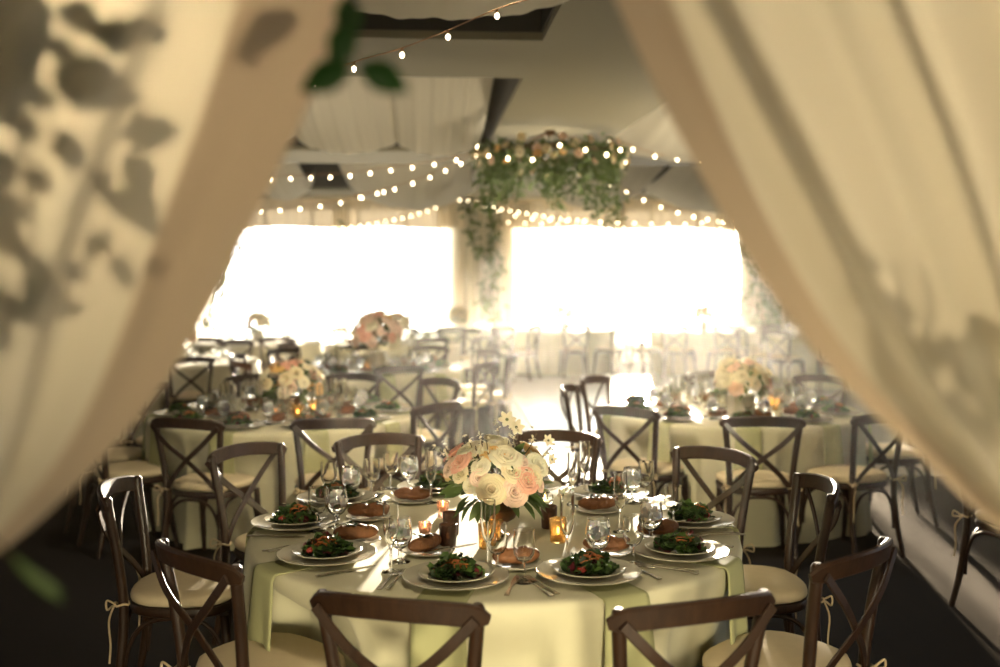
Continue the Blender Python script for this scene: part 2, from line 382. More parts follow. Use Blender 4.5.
CHAIR0 = make_chair(); _first = [True]; TAKEN = [(-.13, 5.18), (.61, 5.23), (1.16, 4.7), (-.64, 4.97), (-1.25, 6.42), (-.53, 6.38), (-1.85, 6.85), (0, 6.98), (2.01, 6.27), (1.43, 6.72), (2.6, 6.41), (3.28, 7.22), (1.33, 7.7), (1.58, 8.28), (-.28, 9.88), (.4, 10.22)]
def place_chair(x, y, face, label):
    """face: heading of the chair's front, in radians from +X"""
    rz = face - pi / 2
    if _first[0]:
        _first[0] = False; CHAIR0.location = (x, y, 0); CHAIR0.rotation_euler = (0, 0, rz); CHAIR0['label'] = label; return CHAIR0
    return dup(CHAIR0, (x, y, 0), rz, label)

# ------------------------------------------------------------------ tables and cloths
TZ = .76
def cloth_mesh(R, seed, amp=.045, ex=.06, n=240, dents=()):
    """dents: (angle, radius, half width) where a chair pushed under the table presses the skirt in"""
    rnd = random.Random(seed); fr = [(rnd.choice((7, 9, 11, 13, 17, 21, 26)), rnd.random() * 6.28, rnd.uniform(.4, 1)) for _ in range(6)]
    m = MB(); P = []
    lv = [(.35, TZ, 0), (.7, TZ, 0), (.96, TZ, 0), (.985, TZ - .002, 0), (.998, TZ - .010, 0), (1.004, TZ - .03, .03)]
    for k in range(1, 17):
        t = k / 16; lv.append((1.004 + ex * t / R * (.4 + .6 * t), TZ - .03 - (TZ - .036) * t, min(1, .08 + t)))
    for q, z, w in lv:
        for i in range(n):
            a = 2 * pi * i / n; f = sum(g * sin(k * a + ph + .5 * w * sin(3 * a)) for k, ph, g in fr) / 3.0
            f = f - .35 * abs(f)
            rr = R * q + amp * w * f
            if z < TZ - .025:
                for da, dr, hw in dents:
                    d = abs((a - da + pi) % (2 * pi) - pi)
                    k = (1 - smooth((d - hw) / radians(5))) * smooth((TZ - .03 - z) / .20)
                    if k > 0 and rr > dr: rr = lerp(rr, dr + .012 * f, k)
            P.append((rr * cos(a), rr * sin(a), z))
    P.append((0, 0, TZ)); c = len(P) - 1; F = [(c, i, (i + 1) % n) for i in range(n)]
    for j in range(len(lv) - 1):
        for i in range(n): F.append((j * n + i, (j + 1) * n + i, (j + 1) * n + (i + 1) % n, j * n + (i + 1) % n))
    m.add(P, F); return m
def table(c, seed, where, chairs=(), R=.91, group=None):
    """chairs: (x, y, facing in degrees, label)"""
    dents = []
    for x, y, fd, lb in chairs:
        place_chair(x, y, radians(fd), lb)
        f = Vector((cos(radians(fd)), sin(radians(fd)))); tip = Vector((x, y)) + f * .235 - c.xy
        if tip.length < R + .06: dents.append((atan2(tip.y, tip.x), tip.length - .02, radians(17)))
    o = cloth_mesh(R, seed, dents=dents).build('tablecloth', CLOTH, angle=0, loc=(c.x, c.y, 0))
    tag(o, where, 'tablecloth', group or 'cream round tablecloths'); return o
CENTERS = [(.27, 3.97), (-.95, 7.45), (2.2, 7.42), (-.5, 11.0), (-2.75, 12.2), (-2.35, 15.6), (-.35, 15.2), (.62, 18.0), (2.55, 18.9), (4.95, 18.4), (6.35, 16.4)]
def ring(c, specs, rad=1.14):                              # (angle, label) -> chairs facing the middle
    out = [(c.x + r * cos(radians(a)), c.y + r * sin(radians(a)), a + 180, lb) for a, lb, *rr in specs for r in [rr[0] if rr else rad]]
    out = [q for q in out if all(hypot(q[0] - x, q[1] - y) > 1.19 or hypot(x - c.x, y - c.y) < .1 for x, y in CENTERS) and all(hypot(q[0] - x, q[1] - y) > .60 for x, y in TAKEN)]
    TAKEN.extend(q[:2] for q in out); return out
T0 = Vector((.27, 3.97, 0))
TL = Vector((-.95, 7.45, 0)); TR = Vector((2.2, 7.42, 0)); T3 = Vector((-.5, 11.0, 0))
table(T0, 3, 'cream floor length tablecloth on the sharp front table with ten salads', [
    (.02, 2.95, 70, 'chair in front of the sharp table, back cut by lower edge, left of centre'),
    (.62, 2.88, 107, 'chair in front of the sharp table, back cut by lower edge, right of centre'),
    (-.49, 3.38, 41, 'chair at lower left, its sloping back rail below the sunlit chair back'),
    (-.93, 4.25, 0, 'chair left of sharp table with glaring white highlight on its back rail'),
    (-.64, 4.97, -39, 'chair at far left edge of sharp table, behind the outermost left salad'),
    (-.13, 5.18, -69, 'chair behind the sharp table, low back rail left of the bouquet'),
    (.61, 5.23, -111, 'chair behind the sharp table, back rail against bright floor right of bouquet'),
    (1.16, 4.7, -142, 'chair at far right of sharp table, wide back before the right table cloth'),
    (1.31, 4.12, 177, 'chair right of sharp table, narrow curved back seen almost side on'),
    (1.135, 3.28, 131, 'chair at lower right of sharp table with bright tip on its rail')])
table(TL, 5, 'cream tablecloth of the second row table nearest the left curtain', [
    (-1.25, 6.42, 68, 'chair on near side of left second row table, left one of the near two'),
    (-.53, 6.38, 95, 'chair on near side of left second row table, right one of the near two'),
    (-1.85, 6.85, 33, 'dark chair at left end of left second row table, beside the curtain edge'),
    (-.09, 7.0, 138, 'chair at near right of left second row table, behind the low back rail')]
    + ring(TL, [(2, 'chair at right end of left second row table, facing left'), (40, 'tan lit chair at far right of left second row table'),
                (74, 'chair on far side of left second row table, right of its bouquet'), (107, 'chair on far side of left second row table, behind its bouquet'),
                (145, 'dark chair at far left of left second row table, by the tall glasses'), (180, 'dark chair at left end of left second row table, half behind the curtain')], 1.17))
table(TR, 8, 'cream tablecloth of the second row table nearest the right curtain', [
    (2.01, 6.27, 81, 'chair with full X back on near side of right second row table'),
    (1.43, 6.72, 48, 'hazy chair at near left of right second row table, in the sun glare'),
    (2.63, 6.38, 115, 'chair at near right of right second row table, seat turned side on'),
    (3.28, 7.22, 172, 'chair at right end of right second row table with sunlit cushion'),
    (1.33, 7.70, -19, 'chair at left end of right second row table, seen from its side'),
    (1.58, 8.28, -37, 'chair at far left of right second row table, X back before dance floor')]
    + ring(TR, [(44, 'golden lit chair at far right of right second row table, beside the curtain'), (80, 'chair on far side of right second row table behind its bouquet')], 1.17))
table(T3, 11, 'cream tablecloth of the table directly behind the left second row table', [
    (-.28, 9.88, 108, 'chair with X back on near side of the table with tall pink bouquet'),
    (.40, 10.22, 150, 'chair on the aisle at near right of the table with tall pink bouquet')]
    + ring(T3, [(-8, 'chair on the aisle at right end of the table with tall pink bouquet'), (29, 'chair at far right of the table with tall pink bouquet'),
                (65, 'chair on far side of pink bouquet table, right of the flowers'), (101, 'chair on far side of pink bouquet table, behind the flowers'),
                (137, 'chair at far left of the table with tall pink bouquet'), (173, 'chair at left end of the table with tall pink bouquet'),
                (210, 'chair at near left of the table with tall pink bouquet'), (245, 'chair on near side of pink bouquet table, behind left bouquet')], 1.16))
# ------------------------------------------------------------------ entrance curtains
def curtain(name, edge, outer, folds, seed, label, yb, amp=.05, nu=150, nv=60, side=1, hemw=.12):
    """edge/outer: world curves (lists of points, top to bottom). s runs from the edge outwards."""
    rnd = random.Random(seed)
    ph = [(rnd.uniform(.7, 1.3), rnd.random() * 6.28) for _ in range(4)]
    E_ = poly(edge, nv); O_ = poly(outer, nv)
    def at(Q, t):
        x = t * (len(Q) - 1); i = min(int(x), len(Q) - 2); return Q[i].lerp(Q[i + 1], x - i)
    def fn(s, t):
        p = at(E_, t).lerp(at(O_, t), s)
        env = smooth(s / .10) * (1 - .2 * t)
        w = s + .03 * sin(5 * t + 2)
        f = sin(2 * pi * folds * w + ph[0][1]) + .5 * sin(2 * pi * folds * 1.7 * w + ph[1][1] + 1.2 * t) + .3 * sin(2 * pi * folds * .6 * w + ph[2][1])
        f = f - .25 * f * abs(f)
        p = p + Vector((0, amp * env * f, 0))
        p.y += .02 * (1 - smooth(s / .06)); return p
    root = empty(name, at(O_, 1)); root.location = (0, 0, 0)
    tag(root, label, 'curtain')
    hs = hemw
    m = MB(); m.grid(lambda u, v: fn(hs + (1 - hs) * u, v), nu, nv); m.build('curtain_panel', CURT, root, angle=0)
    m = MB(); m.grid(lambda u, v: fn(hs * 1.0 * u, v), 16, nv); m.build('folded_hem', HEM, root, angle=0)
    return root, fn
def edge_px(pts, y): return [ony(px, py, y) for px, py in pts]
YL = 1.16
LE = edge_px([(452, -300), (372, -75), (345, 0), (305, 105), (256, 208), (206, 310), (150, 400), (82, 478), (0, 552), (-90, 610)], YL)
LO = [Vector((-1.18, YL, 2.42)), Vector((-1.15, YL, 2.15)), Vector((-1.13, YL, 1.9)), Vector((-1.1, YL, 1.6)), Vector((-1.0, YL, 1.36)), Vector((-.88, YL, 1.24)), Vector((-.75, YL, 1.19))]
curtL, fL = curtain('entrance_curtain', LE, LO, 5.5, 4, 'cream curtain swept to the left of the entrance, leaf shadows showing through it', YL, amp=.032, hemw=.10)
YR = 1.16
RE = edge_px([(508, -300), (588, -75), (620, 0), (672, 110), (728, 215), (790, 312), (850, 386), (920, 452), (1000, 527), (1090, 600)], YR)
RO = [Vector((1.38, YR, 2.42)), Vector((1.35, YR, 2.15)), Vector((1.33, YR, 1.9)), Vector((1.28, YR, 1.6)), Vector((1.2, YR, 1.4)), Vector((1.08, YR, 1.25))]
curtR, fR = curtain('entrance_curtain', RE, RO, 6.5, 9, 'cream pleated curtain swept to the right of the entrance', YR, amp=.05, hemw=.045)
# ------------------------------------------------------------------ far tables
far = [  # name for labels, centre, seed, chair angles, cloth label
    ('left rear table', (-2.75, 12.2), 21, (-108, -72, -36, 0, 36, 72), 'cream tablecloth behind the left curtain edge, rows of chairs around it'),
    ('table beyond the left bouquet', (-2.35, 15.6), 22, (-110, -72, -36, 0, 40, 75, 110, 180), 'grey shaded tablecloth by left window, beyond the left bouquet'),
    ('table beneath the window divider', (-.35, 15.2), 23, (-106, -70, -34, 2, 38, 110, 182), 'pale tablecloth under the slim divider of the left window'),
    ('table before the ivy column', (.62, 18.0), 24, (-128, -96, -62, -30, 40, 150), 'tablecloth in front of the ivy covered column'),
    ('left dance floor table', (2.55, 18.9), 25, (-125, -90, -55, -15, 195), 'tan tablecloth across the dance floor, left of the sun glare'),
    ('right dance floor table', (4.95, 18.4), 26, (-125, -90, -55, -160, -20), 'tan tablecloth across the dance floor, right of the sun glare'),
    ('right rear table', (6.35, 16.4), 27, (-140, -105, -70, -175), 'tablecloth in bluish shade at right, beside the garland of leaves'),
]
FARC = {}
SEC = ['right end', 'far right', 'far middle right', 'far middle left', 'far left', 'left end', 'near left', 'near middle left', 'near middle right', 'near right']
def sec(a): return SEC[int(round(a / 36.0)) % 10]
for nm, c, sd_, angs, lb in far:
    c = Vector((*c, 0)); FARC[nm] = c; used = {}
    sp = []
    for a in angs:
        w_ = sec(a); used[w_] = used.get(w_, 0) + 1
        sp.append((a, 'blurred chair at %s of the %s' % (w_ if used[w_] == 1 else 'turned ' + w_, nm)))
    table(c, sd_, lb, ring(c, sp, 1.16))

# a chair cut by the right edge of the picture, past the right curtain
place_chair(3.05, 5.15, radians(15), 'dark chair at far right edge below the right curtain')

# ------------------------------------------------------------------ table ware
def lathe_mesh(name, prof, m_, n=28, angle=50):
    b = MB(); b.lathe(prof, n, cap0=False, cap1=False); return b.mesh(name, m_, angle=angle)
# plates (lathed solids that close on the axis)
me_charger = lathe_mesh('charger', [(0, .003), (.088, .003), (.095, .0), (.105, .002), (.150, .010), (.166, .0135), (.1685, .0155), (.166, .0175), (.150, .0135), (.112, .0065), (.10, .006), (0, .006)], CERAM, 56)
me_plate = lathe_mesh('plate', [(0, .002), (.06, .002), (.064, 0), (.07, .002), (.098, .012), (.116, .0165), (.1185, .0185), (.116, .0205), (.098, .0165), (.076, .0075), (0, .006)], CERAM, 48)
me_bplate = lathe_mesh('bread_plate', [(0, .002), (.05, .002), (.055, 0), (.062, .003), (.085, .010), (.0875, .0125), (.085, .0145), (.062, .0075), (0, .006)], CERAM, 40)
# glasses: outer wall, then inner wall
def glass_mesh(name, outer, inner, n=22): return lathe_mesh(name, outer[:-1] + [(outer[-1][0] + .02 * (outer[-2][0] - outer[-1][0]), outer[-1][1] - .0006), outer[-1]] + inner[:2] + [(inner[1][0], inner[1][1] - .0006)] + inner[2:], GLASS, n, 30)
me_goblet = glass_mesh('goblet', [(0, 0), (.034, 0), (.0345, .002), (.02, .006), (.0065, .014), (.0055, .035), (.008, .043), (.028, .056), (.040, .078), (.042, .098), (.039, .125), (.036, .150)],
                       [(.0345, .151), (.0335, .150), (.0365, .125), (.0395, .098), (.0375, .080), (.026, .060), (.010, .050), (0, .049)])
me_water = lathe_mesh('water', [(0, .0497), (.0098, .0507), (.0257, .0607), (.0371, .0803), (.0391, .098), (.0372, .118), (0, .118)], WATER, 22)
me_wine = glass_mesh('wine_glass', [(0, 0), (.033, 0), (.0335, .002), (.018, .005), (.005, .012), (.0042, .055), (.006, .063), (.022, .072), (.033, .092), (.0345, .115), (.0335, .165)],
                     [(.0325, .166), (.032, .165), (.033, .115), (.0315, .094), (.021, .0755), (.006, .068), (0, .0675)])
me_flute = glass_mesh('champagne_flute', [(0, 0), (.030, 0), (.0305, .002), (.016, .005), (.0048, .011), (.004, .070), (.006, .082), (.018, .105), (.024, .135), (.0255, .17), (.0245, .225)],
                      [(.0235, .226), (.023, .225), (.024, .17), (.0225, .137), (.0165, .108), (.005, .090), (0, .089)])
b = MB(); rnd = random.Random(5)
for k in range(12):
    a = rnd.random() * 6.28; r = .006 + .018 * rnd.random(); c = Vector((r * cos(a), r * sin(a), .096 + .0035 * k)); s = .0085 + .003 * rnd.random()
    q = Matrix.Rotation(rnd.random() * 3, 3, (rnd.random(), rnd.random(), 1)); bb = MB(); bb.box((0, 0, 0), (2 * s, 2 * s, 1.7 * s)); b.add([c + q @ Vector(v) for v in bb.v], bb.f)
me_ice = b.mesh('ice', ICE, smooth=False)
# cutlery (length along +Y, lying flat, 19-21 cm)
b = MB(); b.sweep([(0, -.10, .004), (0, -.03, .005), (0, .0, .005)], [.016, .010, .009], [.004, .005, .005], side=(1, 0, 0)); me_khandle = None
b.sweep([(0, 0, .004), (.001, .03, .004), (.001, .09, .004), (-.002, .115, .004)], [.010, .019, .018, .004], [.003, .0022, .002, .0015], side=(1, 0, 0)); me_knife = b.mesh('table_knife', SILVER)
b = MB(); b.sweep(poly([(0, -.10, .005), (0, -.04, .007), (0, .03, .008), (0, .05, .006)], 4), [.017, .014, .010, .008, .008, .007, .006, .006, .006, .007, .008, .01, .014], .0032, side=(1, 0, 0))
b.sweep([(0, .05, .006), (0, .062, .004), (0, .075, .004)], [.012, .024, .025], .0024, side=(1, 0, 0))
for x in (-.0105, -.0035, .0035, .0105): b.sweep([(x, .073, .004), (x, .095, .005), (x, .115, .008)], [.0042, .0036, .002], .002, side=(1, 0, 0))
me_fork = b.mesh('fork', SILVER)
# folded napkin: lies under the charger, drops over the table edge (local -Y is outwards)
def napkin_mesh(seed, R=.91, w0=.155, drop=.36):
    rnd = random.Random(seed); k1, k2 = rnd.uniform(-.02, .02), rnd.uniform(-.012, .012)
    b = MB()
    def fn(u, v):
        x = (u - .5) * w0; L = v * (.24 + drop)
        if L < .22: r, z = R - .215 + L, TZ + .0015
        elif L < .26: t = (L - .22) / .04; r, z = R + .005 + .018 * sin(t * pi / 2), TZ + .0015 - .02 * (1 - cos(t * pi / 2))
        else: d = L - .26; r, z = R + .026 + .05 * d + .012 * sin(u * 7 + seed) * d / .3, TZ - .0185 - d
        f = 1 + .25 * max(0, L - .26) / .3
        r = r if L < .22 else sqrt(max(0, r * r - (x * f) ** 2)) if L < .26 else sqrt(r * r - (x * f) ** 2)
        if L < .22: r = r - (R - sqrt(R * R - x * x)) * smooth((L - .1) / .1)
        zz = z + (.02 * sin(u * 3.14 * 1.0 + seed) * max(0, v - .8))
        return (x * f + k1 * max(0, L - .3) * 2, -r, zz)
    def top(u, v): return fn(u, v)
    b.grid(lambda u, v: fn(u, v), 10, 34)
    return b.mesh('napkin', NAPK, angle=0)
me_napkins = [napkin_mesh(k) for k in range(3)]
def solid(o, t=.004):
    md = o.modifiers.new('cloth thickness', 'SOLIDIFY'); md.thickness = t; md.offset = 1; return o
# salads
def salad_parts(seed, dens=1.0):
    rnd = random.Random(seed)
    def pile(mats, n, L0, L1, W, hmax, rad):
        b = MB()
        for k in range(n):
            b.cur = rnd.choices(range(len(mats)), [5, 3, 1][:len(mats)])[0]
            a = rnd.random() * 6.28; q = sqrt(rnd.random()); r = rad * q; z = .010 + hmax * (1 - q * q) * rnd.uniform(.45, 1)
            yaw = rnd.random() * 6.28; el = rnd.uniform(-.5, .75) - .4 * q
            d = Vector((cos(yaw) * cos(el), sin(yaw) * cos(el), sin(el))); n_ = Vector((rnd.gauss(0, .5), rnd.gauss(0, .5), 1)).normalized(); s_ = d.cross(n_).normalized(); n_ = s_.cross(d)
            L = rnd.uniform(L0, L1); ph = rnd.random() * 6; o = Vector((r * cos(a), r * sin(a), z)) - d * L * .5; cu = rnd.uniform(-.5, .5)
            def fn(u, v):
                w_ = W * L * (sin(pi * min(1, .12 + .86 * u)) ** .7) * (1 + .18 * sin(9 * u + ph)); y = (v - .5)
                p = o + d * (L * u) + s_ * (w_ * y) + n_ * (L * (.10 * sin(11 * u + ph) * abs(y) * 2 + cu * (u - .5) ** 2 + .5 * W * y * y))
                if p.z < .0085: p.z = .0085
                rr = hypot(p.x, p.y)
                if rr > .098: p.x *= .098 / rr; p.y *= .098 / rr; p.z = max(p.z, .019)
                return p
            b.grid(fn, 5, 3)
        return b
    lv = pile([GREEN, GREEN2, REDLEAF], int(95 * dens), .035, .065, .75, .052, .075)
    b = MB()
    for k in range(int(22 * dens)):
        a = rnd.random() * 6.28; r = .038 * sqrt(rnd.random()); c = Vector((r * cos(a) + .012, r * sin(a) - .01, .060 - r * .45 + .008 * rnd.random())); y = rnd.random() * 6.28; d = Vector((cos(y), sin(y), rnd.uniform(-.4, .2))) * .018
        b.sweep([c - d, c + Vector((0, 0, .005)), c + d], .0035, .0025)
    t = MB()
    for k in range(2):
        a = rnd.uniform(3.4, 5.4); c = Vector((.062 * cos(a), .062 * sin(a), .026)); y = rnd.random() * 6
        def fn(u, v, c=c, y=y):
            th = pi * v; ph = pi * u; p = Vector((.015 * cos(ph) * sin(th), .009 * sin(ph) * sin(th), .011 * cos(th))); return c + Matrix.Rotation(y, 3, 'Z') @ p
        t.grid(fn, 8, 8)
    return (lv.mesh('greens', [GREEN, GREEN2, REDLEAF], angle=0), b.mesh('carrot_shreds', CARROT), t.mesh('tomato_wedges', TOMATO))
SAL = [salad_parts(s) for s in (1, 2, 3)]
def bread_parts(seed):
    rnd = random.Random(seed); b = MB(); off = Vector((rnd.random() * 9, 3, 1))
    def fn(u, v):
        th = 2 * pi * u; x = (v * 2 - 1); e = (1 - abs(x) ** 2.6) ** .5 if abs(x) < 1 else 0
        p = Vector((.082 * x, .034 * e * cos(th), .031 + .030 * e * sin(th) * (1 if sin(th) > 0 else .8)))
        nz = noise.noise(p * 28 + off) * .006 + noise.noise(p * 70 + off) * .002
        p += Vector((0, cos(th), sin(th))) * nz * e; p.y += .012 * x * x
        if p.z < .006: p.z = .006
        g = min(abs(x - q) for q in (-.5, 0, .5)); p.z -= .004 * max(0, 1 - g / .08) if sin(th) > .4 else 0
        return p
    b.grid(fn, 20, 34, cu=True); return b.mesh('crust', CRUST, angle=0)
BRE = [bread_parts(s) for s in (1, 2)]
b = MB(); rnd = random.Random(3)
for k in range(16):
    a = rnd.random() * 6.28; b.leaf((rnd.gauss(0, .012), rnd.gauss(0, .010), .058), (cos(a), sin(a), rnd.uniform(0, .8)), (0, 0, 1), .026, .013)
me_herb = b.mesh('herb_sprig', GREEN, angle=0)

def place(c, deg, r, z=TZ): a = radians(deg); return (c.x + r * cos(a), c.y + r * sin(a), z)
NAPT = .0055; PZ = TZ + .002 + NAPT
def mk_goblet(loc, label, group, ice=True):
    o = inst('water_goblet', None, loc=loc); tag(o, label, 'glass', group)
    inst('bowl_and_stem', me_goblet, o); inst('water', me_water, o)
    if ice: inst('ice_cubes', me_ice, o, rot=(0, 0, loc[0] * 50))
    return o
def mk_one(name, me, loc, rz, label, cat, group): return tag(inst(name, me, loc=loc, rot=(0, 0, rz)), label, cat, group)
def mk_salad(loc, rz, label, group, k):
    o = empty('salad', loc, rz); tag(o, label, 'salad', group); g, c, t = SAL[k % 3]
    tag(inst('mixed_greens', g, o), kind='stuff'); inst('carrot_shreds', c, o, rot=(0, 0, k)); inst('tomato_wedges', t, o, rot=(0, 0, k * 1.3)); return o
def mk_bread(loc, rz, label, group, k, herb):
    o = empty('bread_loaf', loc, rz); tag(o, label, 'bread', group); inst('crust', BRE[k % 2], o)
    if herb: inst('herb_sprig', me_herb, o, loc=(.045 if k % 2 else -.02, 0, 0))
    return o
seats = [(171, .765, 'outermost left place'), (212, .70, 'lower left place'), (256, .69, 'front place left of centre'), (291.5, .70, 'front place right of centre'), (326, .735, 'lower right place'),
         (3, .765, 'outermost right place'), (46, .78, 'far right place'), (76, .76, 'place hidden behind the bouquet'), (106, .78, 'far place left of the bouquet'), (139, .84, 'far left place')]
for k, (a, r, nm) in enumerate(seats):
    rz = radians(a) + pi / 2
    on = ' of the front table'
    x, y, _ = place(T0, a, r)
    o = mk_one('napkin', me_napkins[k % 3], (T0.x, T0.y, 0), rz, 'green napkin hanging at the ' + nm + on, 'napkin', 'green napkins of the front table'); solid(o)
    mk_one('charger_plate', me_charger, (x, y, PZ), 0, 'large off-white charger at the ' + nm + on, 'plate', 'charger plates of the front table')
    mk_one('salad_plate', me_plate, (x, y, PZ + .0165 - .010), 0, 'small salad plate at the ' + nm + on, 'plate', 'salad plates of the front table')
    mk_salad((x, y, PZ + .0068), a * .7, 'green carrot salad at the ' + nm + on, 'salads of the front table', k)
    for kind, dx, me, word in (('table_knife', .183, me_knife, 'silver knife at the '), ('fork', -.183, me_fork, 'inner silver fork at the ')):
        p = Vector((x, y, TZ + .001)) + Vector((cos(rz), sin(rz), 0)) * dx; o2 = Vector((cos(rz + pi / 2), sin(rz + pi / 2), 0))
        mk_one(kind, me, p - o2 * .03, rz, word + nm + on, kind.split('_')[-1], 'silver ' + kind.split('_')[-1] + 's of the front table')
    p = Vector((x, y, TZ + .001)) + Vector((cos(rz), sin(rz), 0)) * -.208
    mk_one('fork', me_fork, p - Vector((cos(rz + pi / 2), sin(rz + pi / 2), 0)) * .04, rz, 'outer silver fork at the ' + nm + on, 'fork', 'silver forks of the front table')
# bread plates with rolls: (pixel, turn, herb)
brd = [((427, 552), 55, 1, 'in front of the brown etched votive'), ((517, 565), 10, 0, 'between the two front salads'), ((606, 553), -12, 0, 'behind the front right salad, under an ice water glass'),
       ((660, 536), 15, 0, 'behind the lower right salad'), ((598, 511), 6, 1, 'right of the bouquet with a green sprig'), ((412, 501), -8, 1, 'left of the bouquet with a green sprig'),
       ((356, 541), 6, 1, 'behind the lower left salad'), ((368, 518), 0, 1, 'right of the outermost left salad')]
for k, ((px, py), t, h, nm) in enumerate(brd):
    p = onz(px, py, TZ + .005); p.z = TZ + .001
    mk_one('bread_plate', me_bplate, p, 0, 'little bread plate ' + nm, 'plate', 'bread plates of the front table')
    mk_bread((p.x, p.y, p.z + .0025), radians(t), 'crusty brown bread roll ' + nm, 'bread rolls of the front table', k, h)
p = onz(440, 550, TZ + .01); mk_one('butter_knife', me_knife, (p.x + .03, p.y - .02, TZ + .017), radians(-60), 'small butter knife on the bread plate before the brown etched votive', 'knife', None)
gob = [((400, 562), 'behind the tall flute at lower left'), ((598, 563), 'before the bread behind the front right salad'), ((651, 543), 'left of the lower right salad, nearer one'), ((337, 527), 'right of the outermost left salad'),
       ((351, 502), 'at far left beyond the bread'), ((409, 490), 'left of the bouquet behind the sprigged bread'), ((632, 503), 'right of the bread right of the bouquet')]
for (px, py), nm in gob: mk_goblet(onz(px, py, TZ), 'stemmed glass of iced water ' + nm, 'iced water glasses of the front table')
wine = [((524, 582), 'empty, nearest, between the two front salads'), ((497, 574), 'empty, left of the nearest one between front salads'), ((633, 565), 'empty, right of the front right iced water'), ((318, 531), 'empty, beside the outermost left salad'),
        ((329, 500), 'empty, at the far left salad'), ((372, 497), 'empty, left of the sprigged bread by the bouquet'), ((391, 489), 'empty, tall behind the sprigged bread left of bouquet'), ((646, 500), 'empty, tallest right of the bouquet bread'), ((673, 529), 'empty, before the outermost right salad'), ((543, 492), 'empty, behind the bouquet on its right')]
for (px, py), nm in wine: mk_one('wine_glass', me_wine, onz(px, py, TZ), 0, 'clear wine glass ' + nm, 'glass', 'empty wine glasses of the front table')
flu = [((391, 572), 'nearest the lower left salad'), ((488, 568), 'before the amber votives under the bouquet'), ((567, 561), 'right of the amber votive, before the front right salad'), ((620, 532), 'among the glasses at right'),
       ((431, 503), 'just left of the bouquet'), ((573, 506), 'just right of the bouquet'), ((584, 492), 'right of the bouquet, against the bright chair')]
for (px, py), nm in flu: mk_one('champagne_flute', me_flute, onz(px, py, TZ), 0, 'slim champagne flute ' + nm, 'glass', 'champagne flutes of the front table')
# votives
me_vot = lathe_mesh('votive', [(0, 0), (.026, 0), (.0285, .003), (.0315, .085), (.0295, .086), (.0268, .006), (0, .005)], AMBER, 24)
me_votb = lathe_mesh('votive', [(0, 0), (.026, 0), (.0285, .003), (.0315, .085), (.0295, .086), (.0268, .006), (0, .005)], BROWNG, 24)
me_votp = lathe_mesh('votive', [(0, 0), (.020, 0), (.023, .003), (.018, .02), (.024, .040), (.0255, .062), (.0235, .063), (.021, .042), (.014, .024), (0, .022)], PINKG, 24)
me_votc = lathe_mesh('votive', [(0, 0), (.030, 0), (.034, .004), (.035, .055), (.0325, .056), (.031, .008), (0, .006)], GLASS, 24)
b = MB(); b.lathe([(0, 0), (.0185, 0), (.0185, .022), (.016, .024), (0, .023)], 18, cap0=False, cap1=False); me_wax = b.mesh('candle', WAX)
b = MB(); b.lathe([(0, 0), (.0035, .004), (.0045, .010), (.0025, .018), (0, .026)], 10, cap0=False, cap1=False); me_flame = b.mesh('flame', FLAME)
def votive(kind, loc, label, group, lit=.5):
    o = empty('votive_candle', loc); tag(o, label, 'candle holder', group)
    inst('glass_cup', {'a': me_vot, 'b': me_votb, 'p': me_votp, 'c': me_votc}[kind], o)
    zb = .023 if kind == 'p' else .007
    w_ = inst('candle', me_wax, o, loc=(0, 0, zb), sc=(.72, .72, .8) if kind == 'p' else 1); inst('flame', me_flame, w_, loc=(0, 0, .026))
    return o
G = 'votive candles of the front table'
for kind, px, py, lb in (('a', 558, 542, 'amber mercury glass votive glowing brightly right of the bouquet'), ('b', 448, 548, 'brown etched votive cup behind the sprigged bread'), ('p', 425, 539, 'little pink glass candle holder left of brown etched votive'),
                        ('a', 487, 548, 'amber votive under the bouquet, behind the thin flute'), ('a', 494, 541, 'amber votive under the bouquet, second and farther one'), ('c', 545, 508, 'clear low candle cup beside the right of the bouquet'),
                        ('b', 549, 528, 'small brown glass candle cup behind the glowing amber votive'), ('b', 451, 535, 'brown glass cup directly behind the brown etched votive'), ('p', 443, 517, 'little pink candle holder under the left bouquet leaves')):
    votive(kind, onz(px, py, TZ), lb, G)

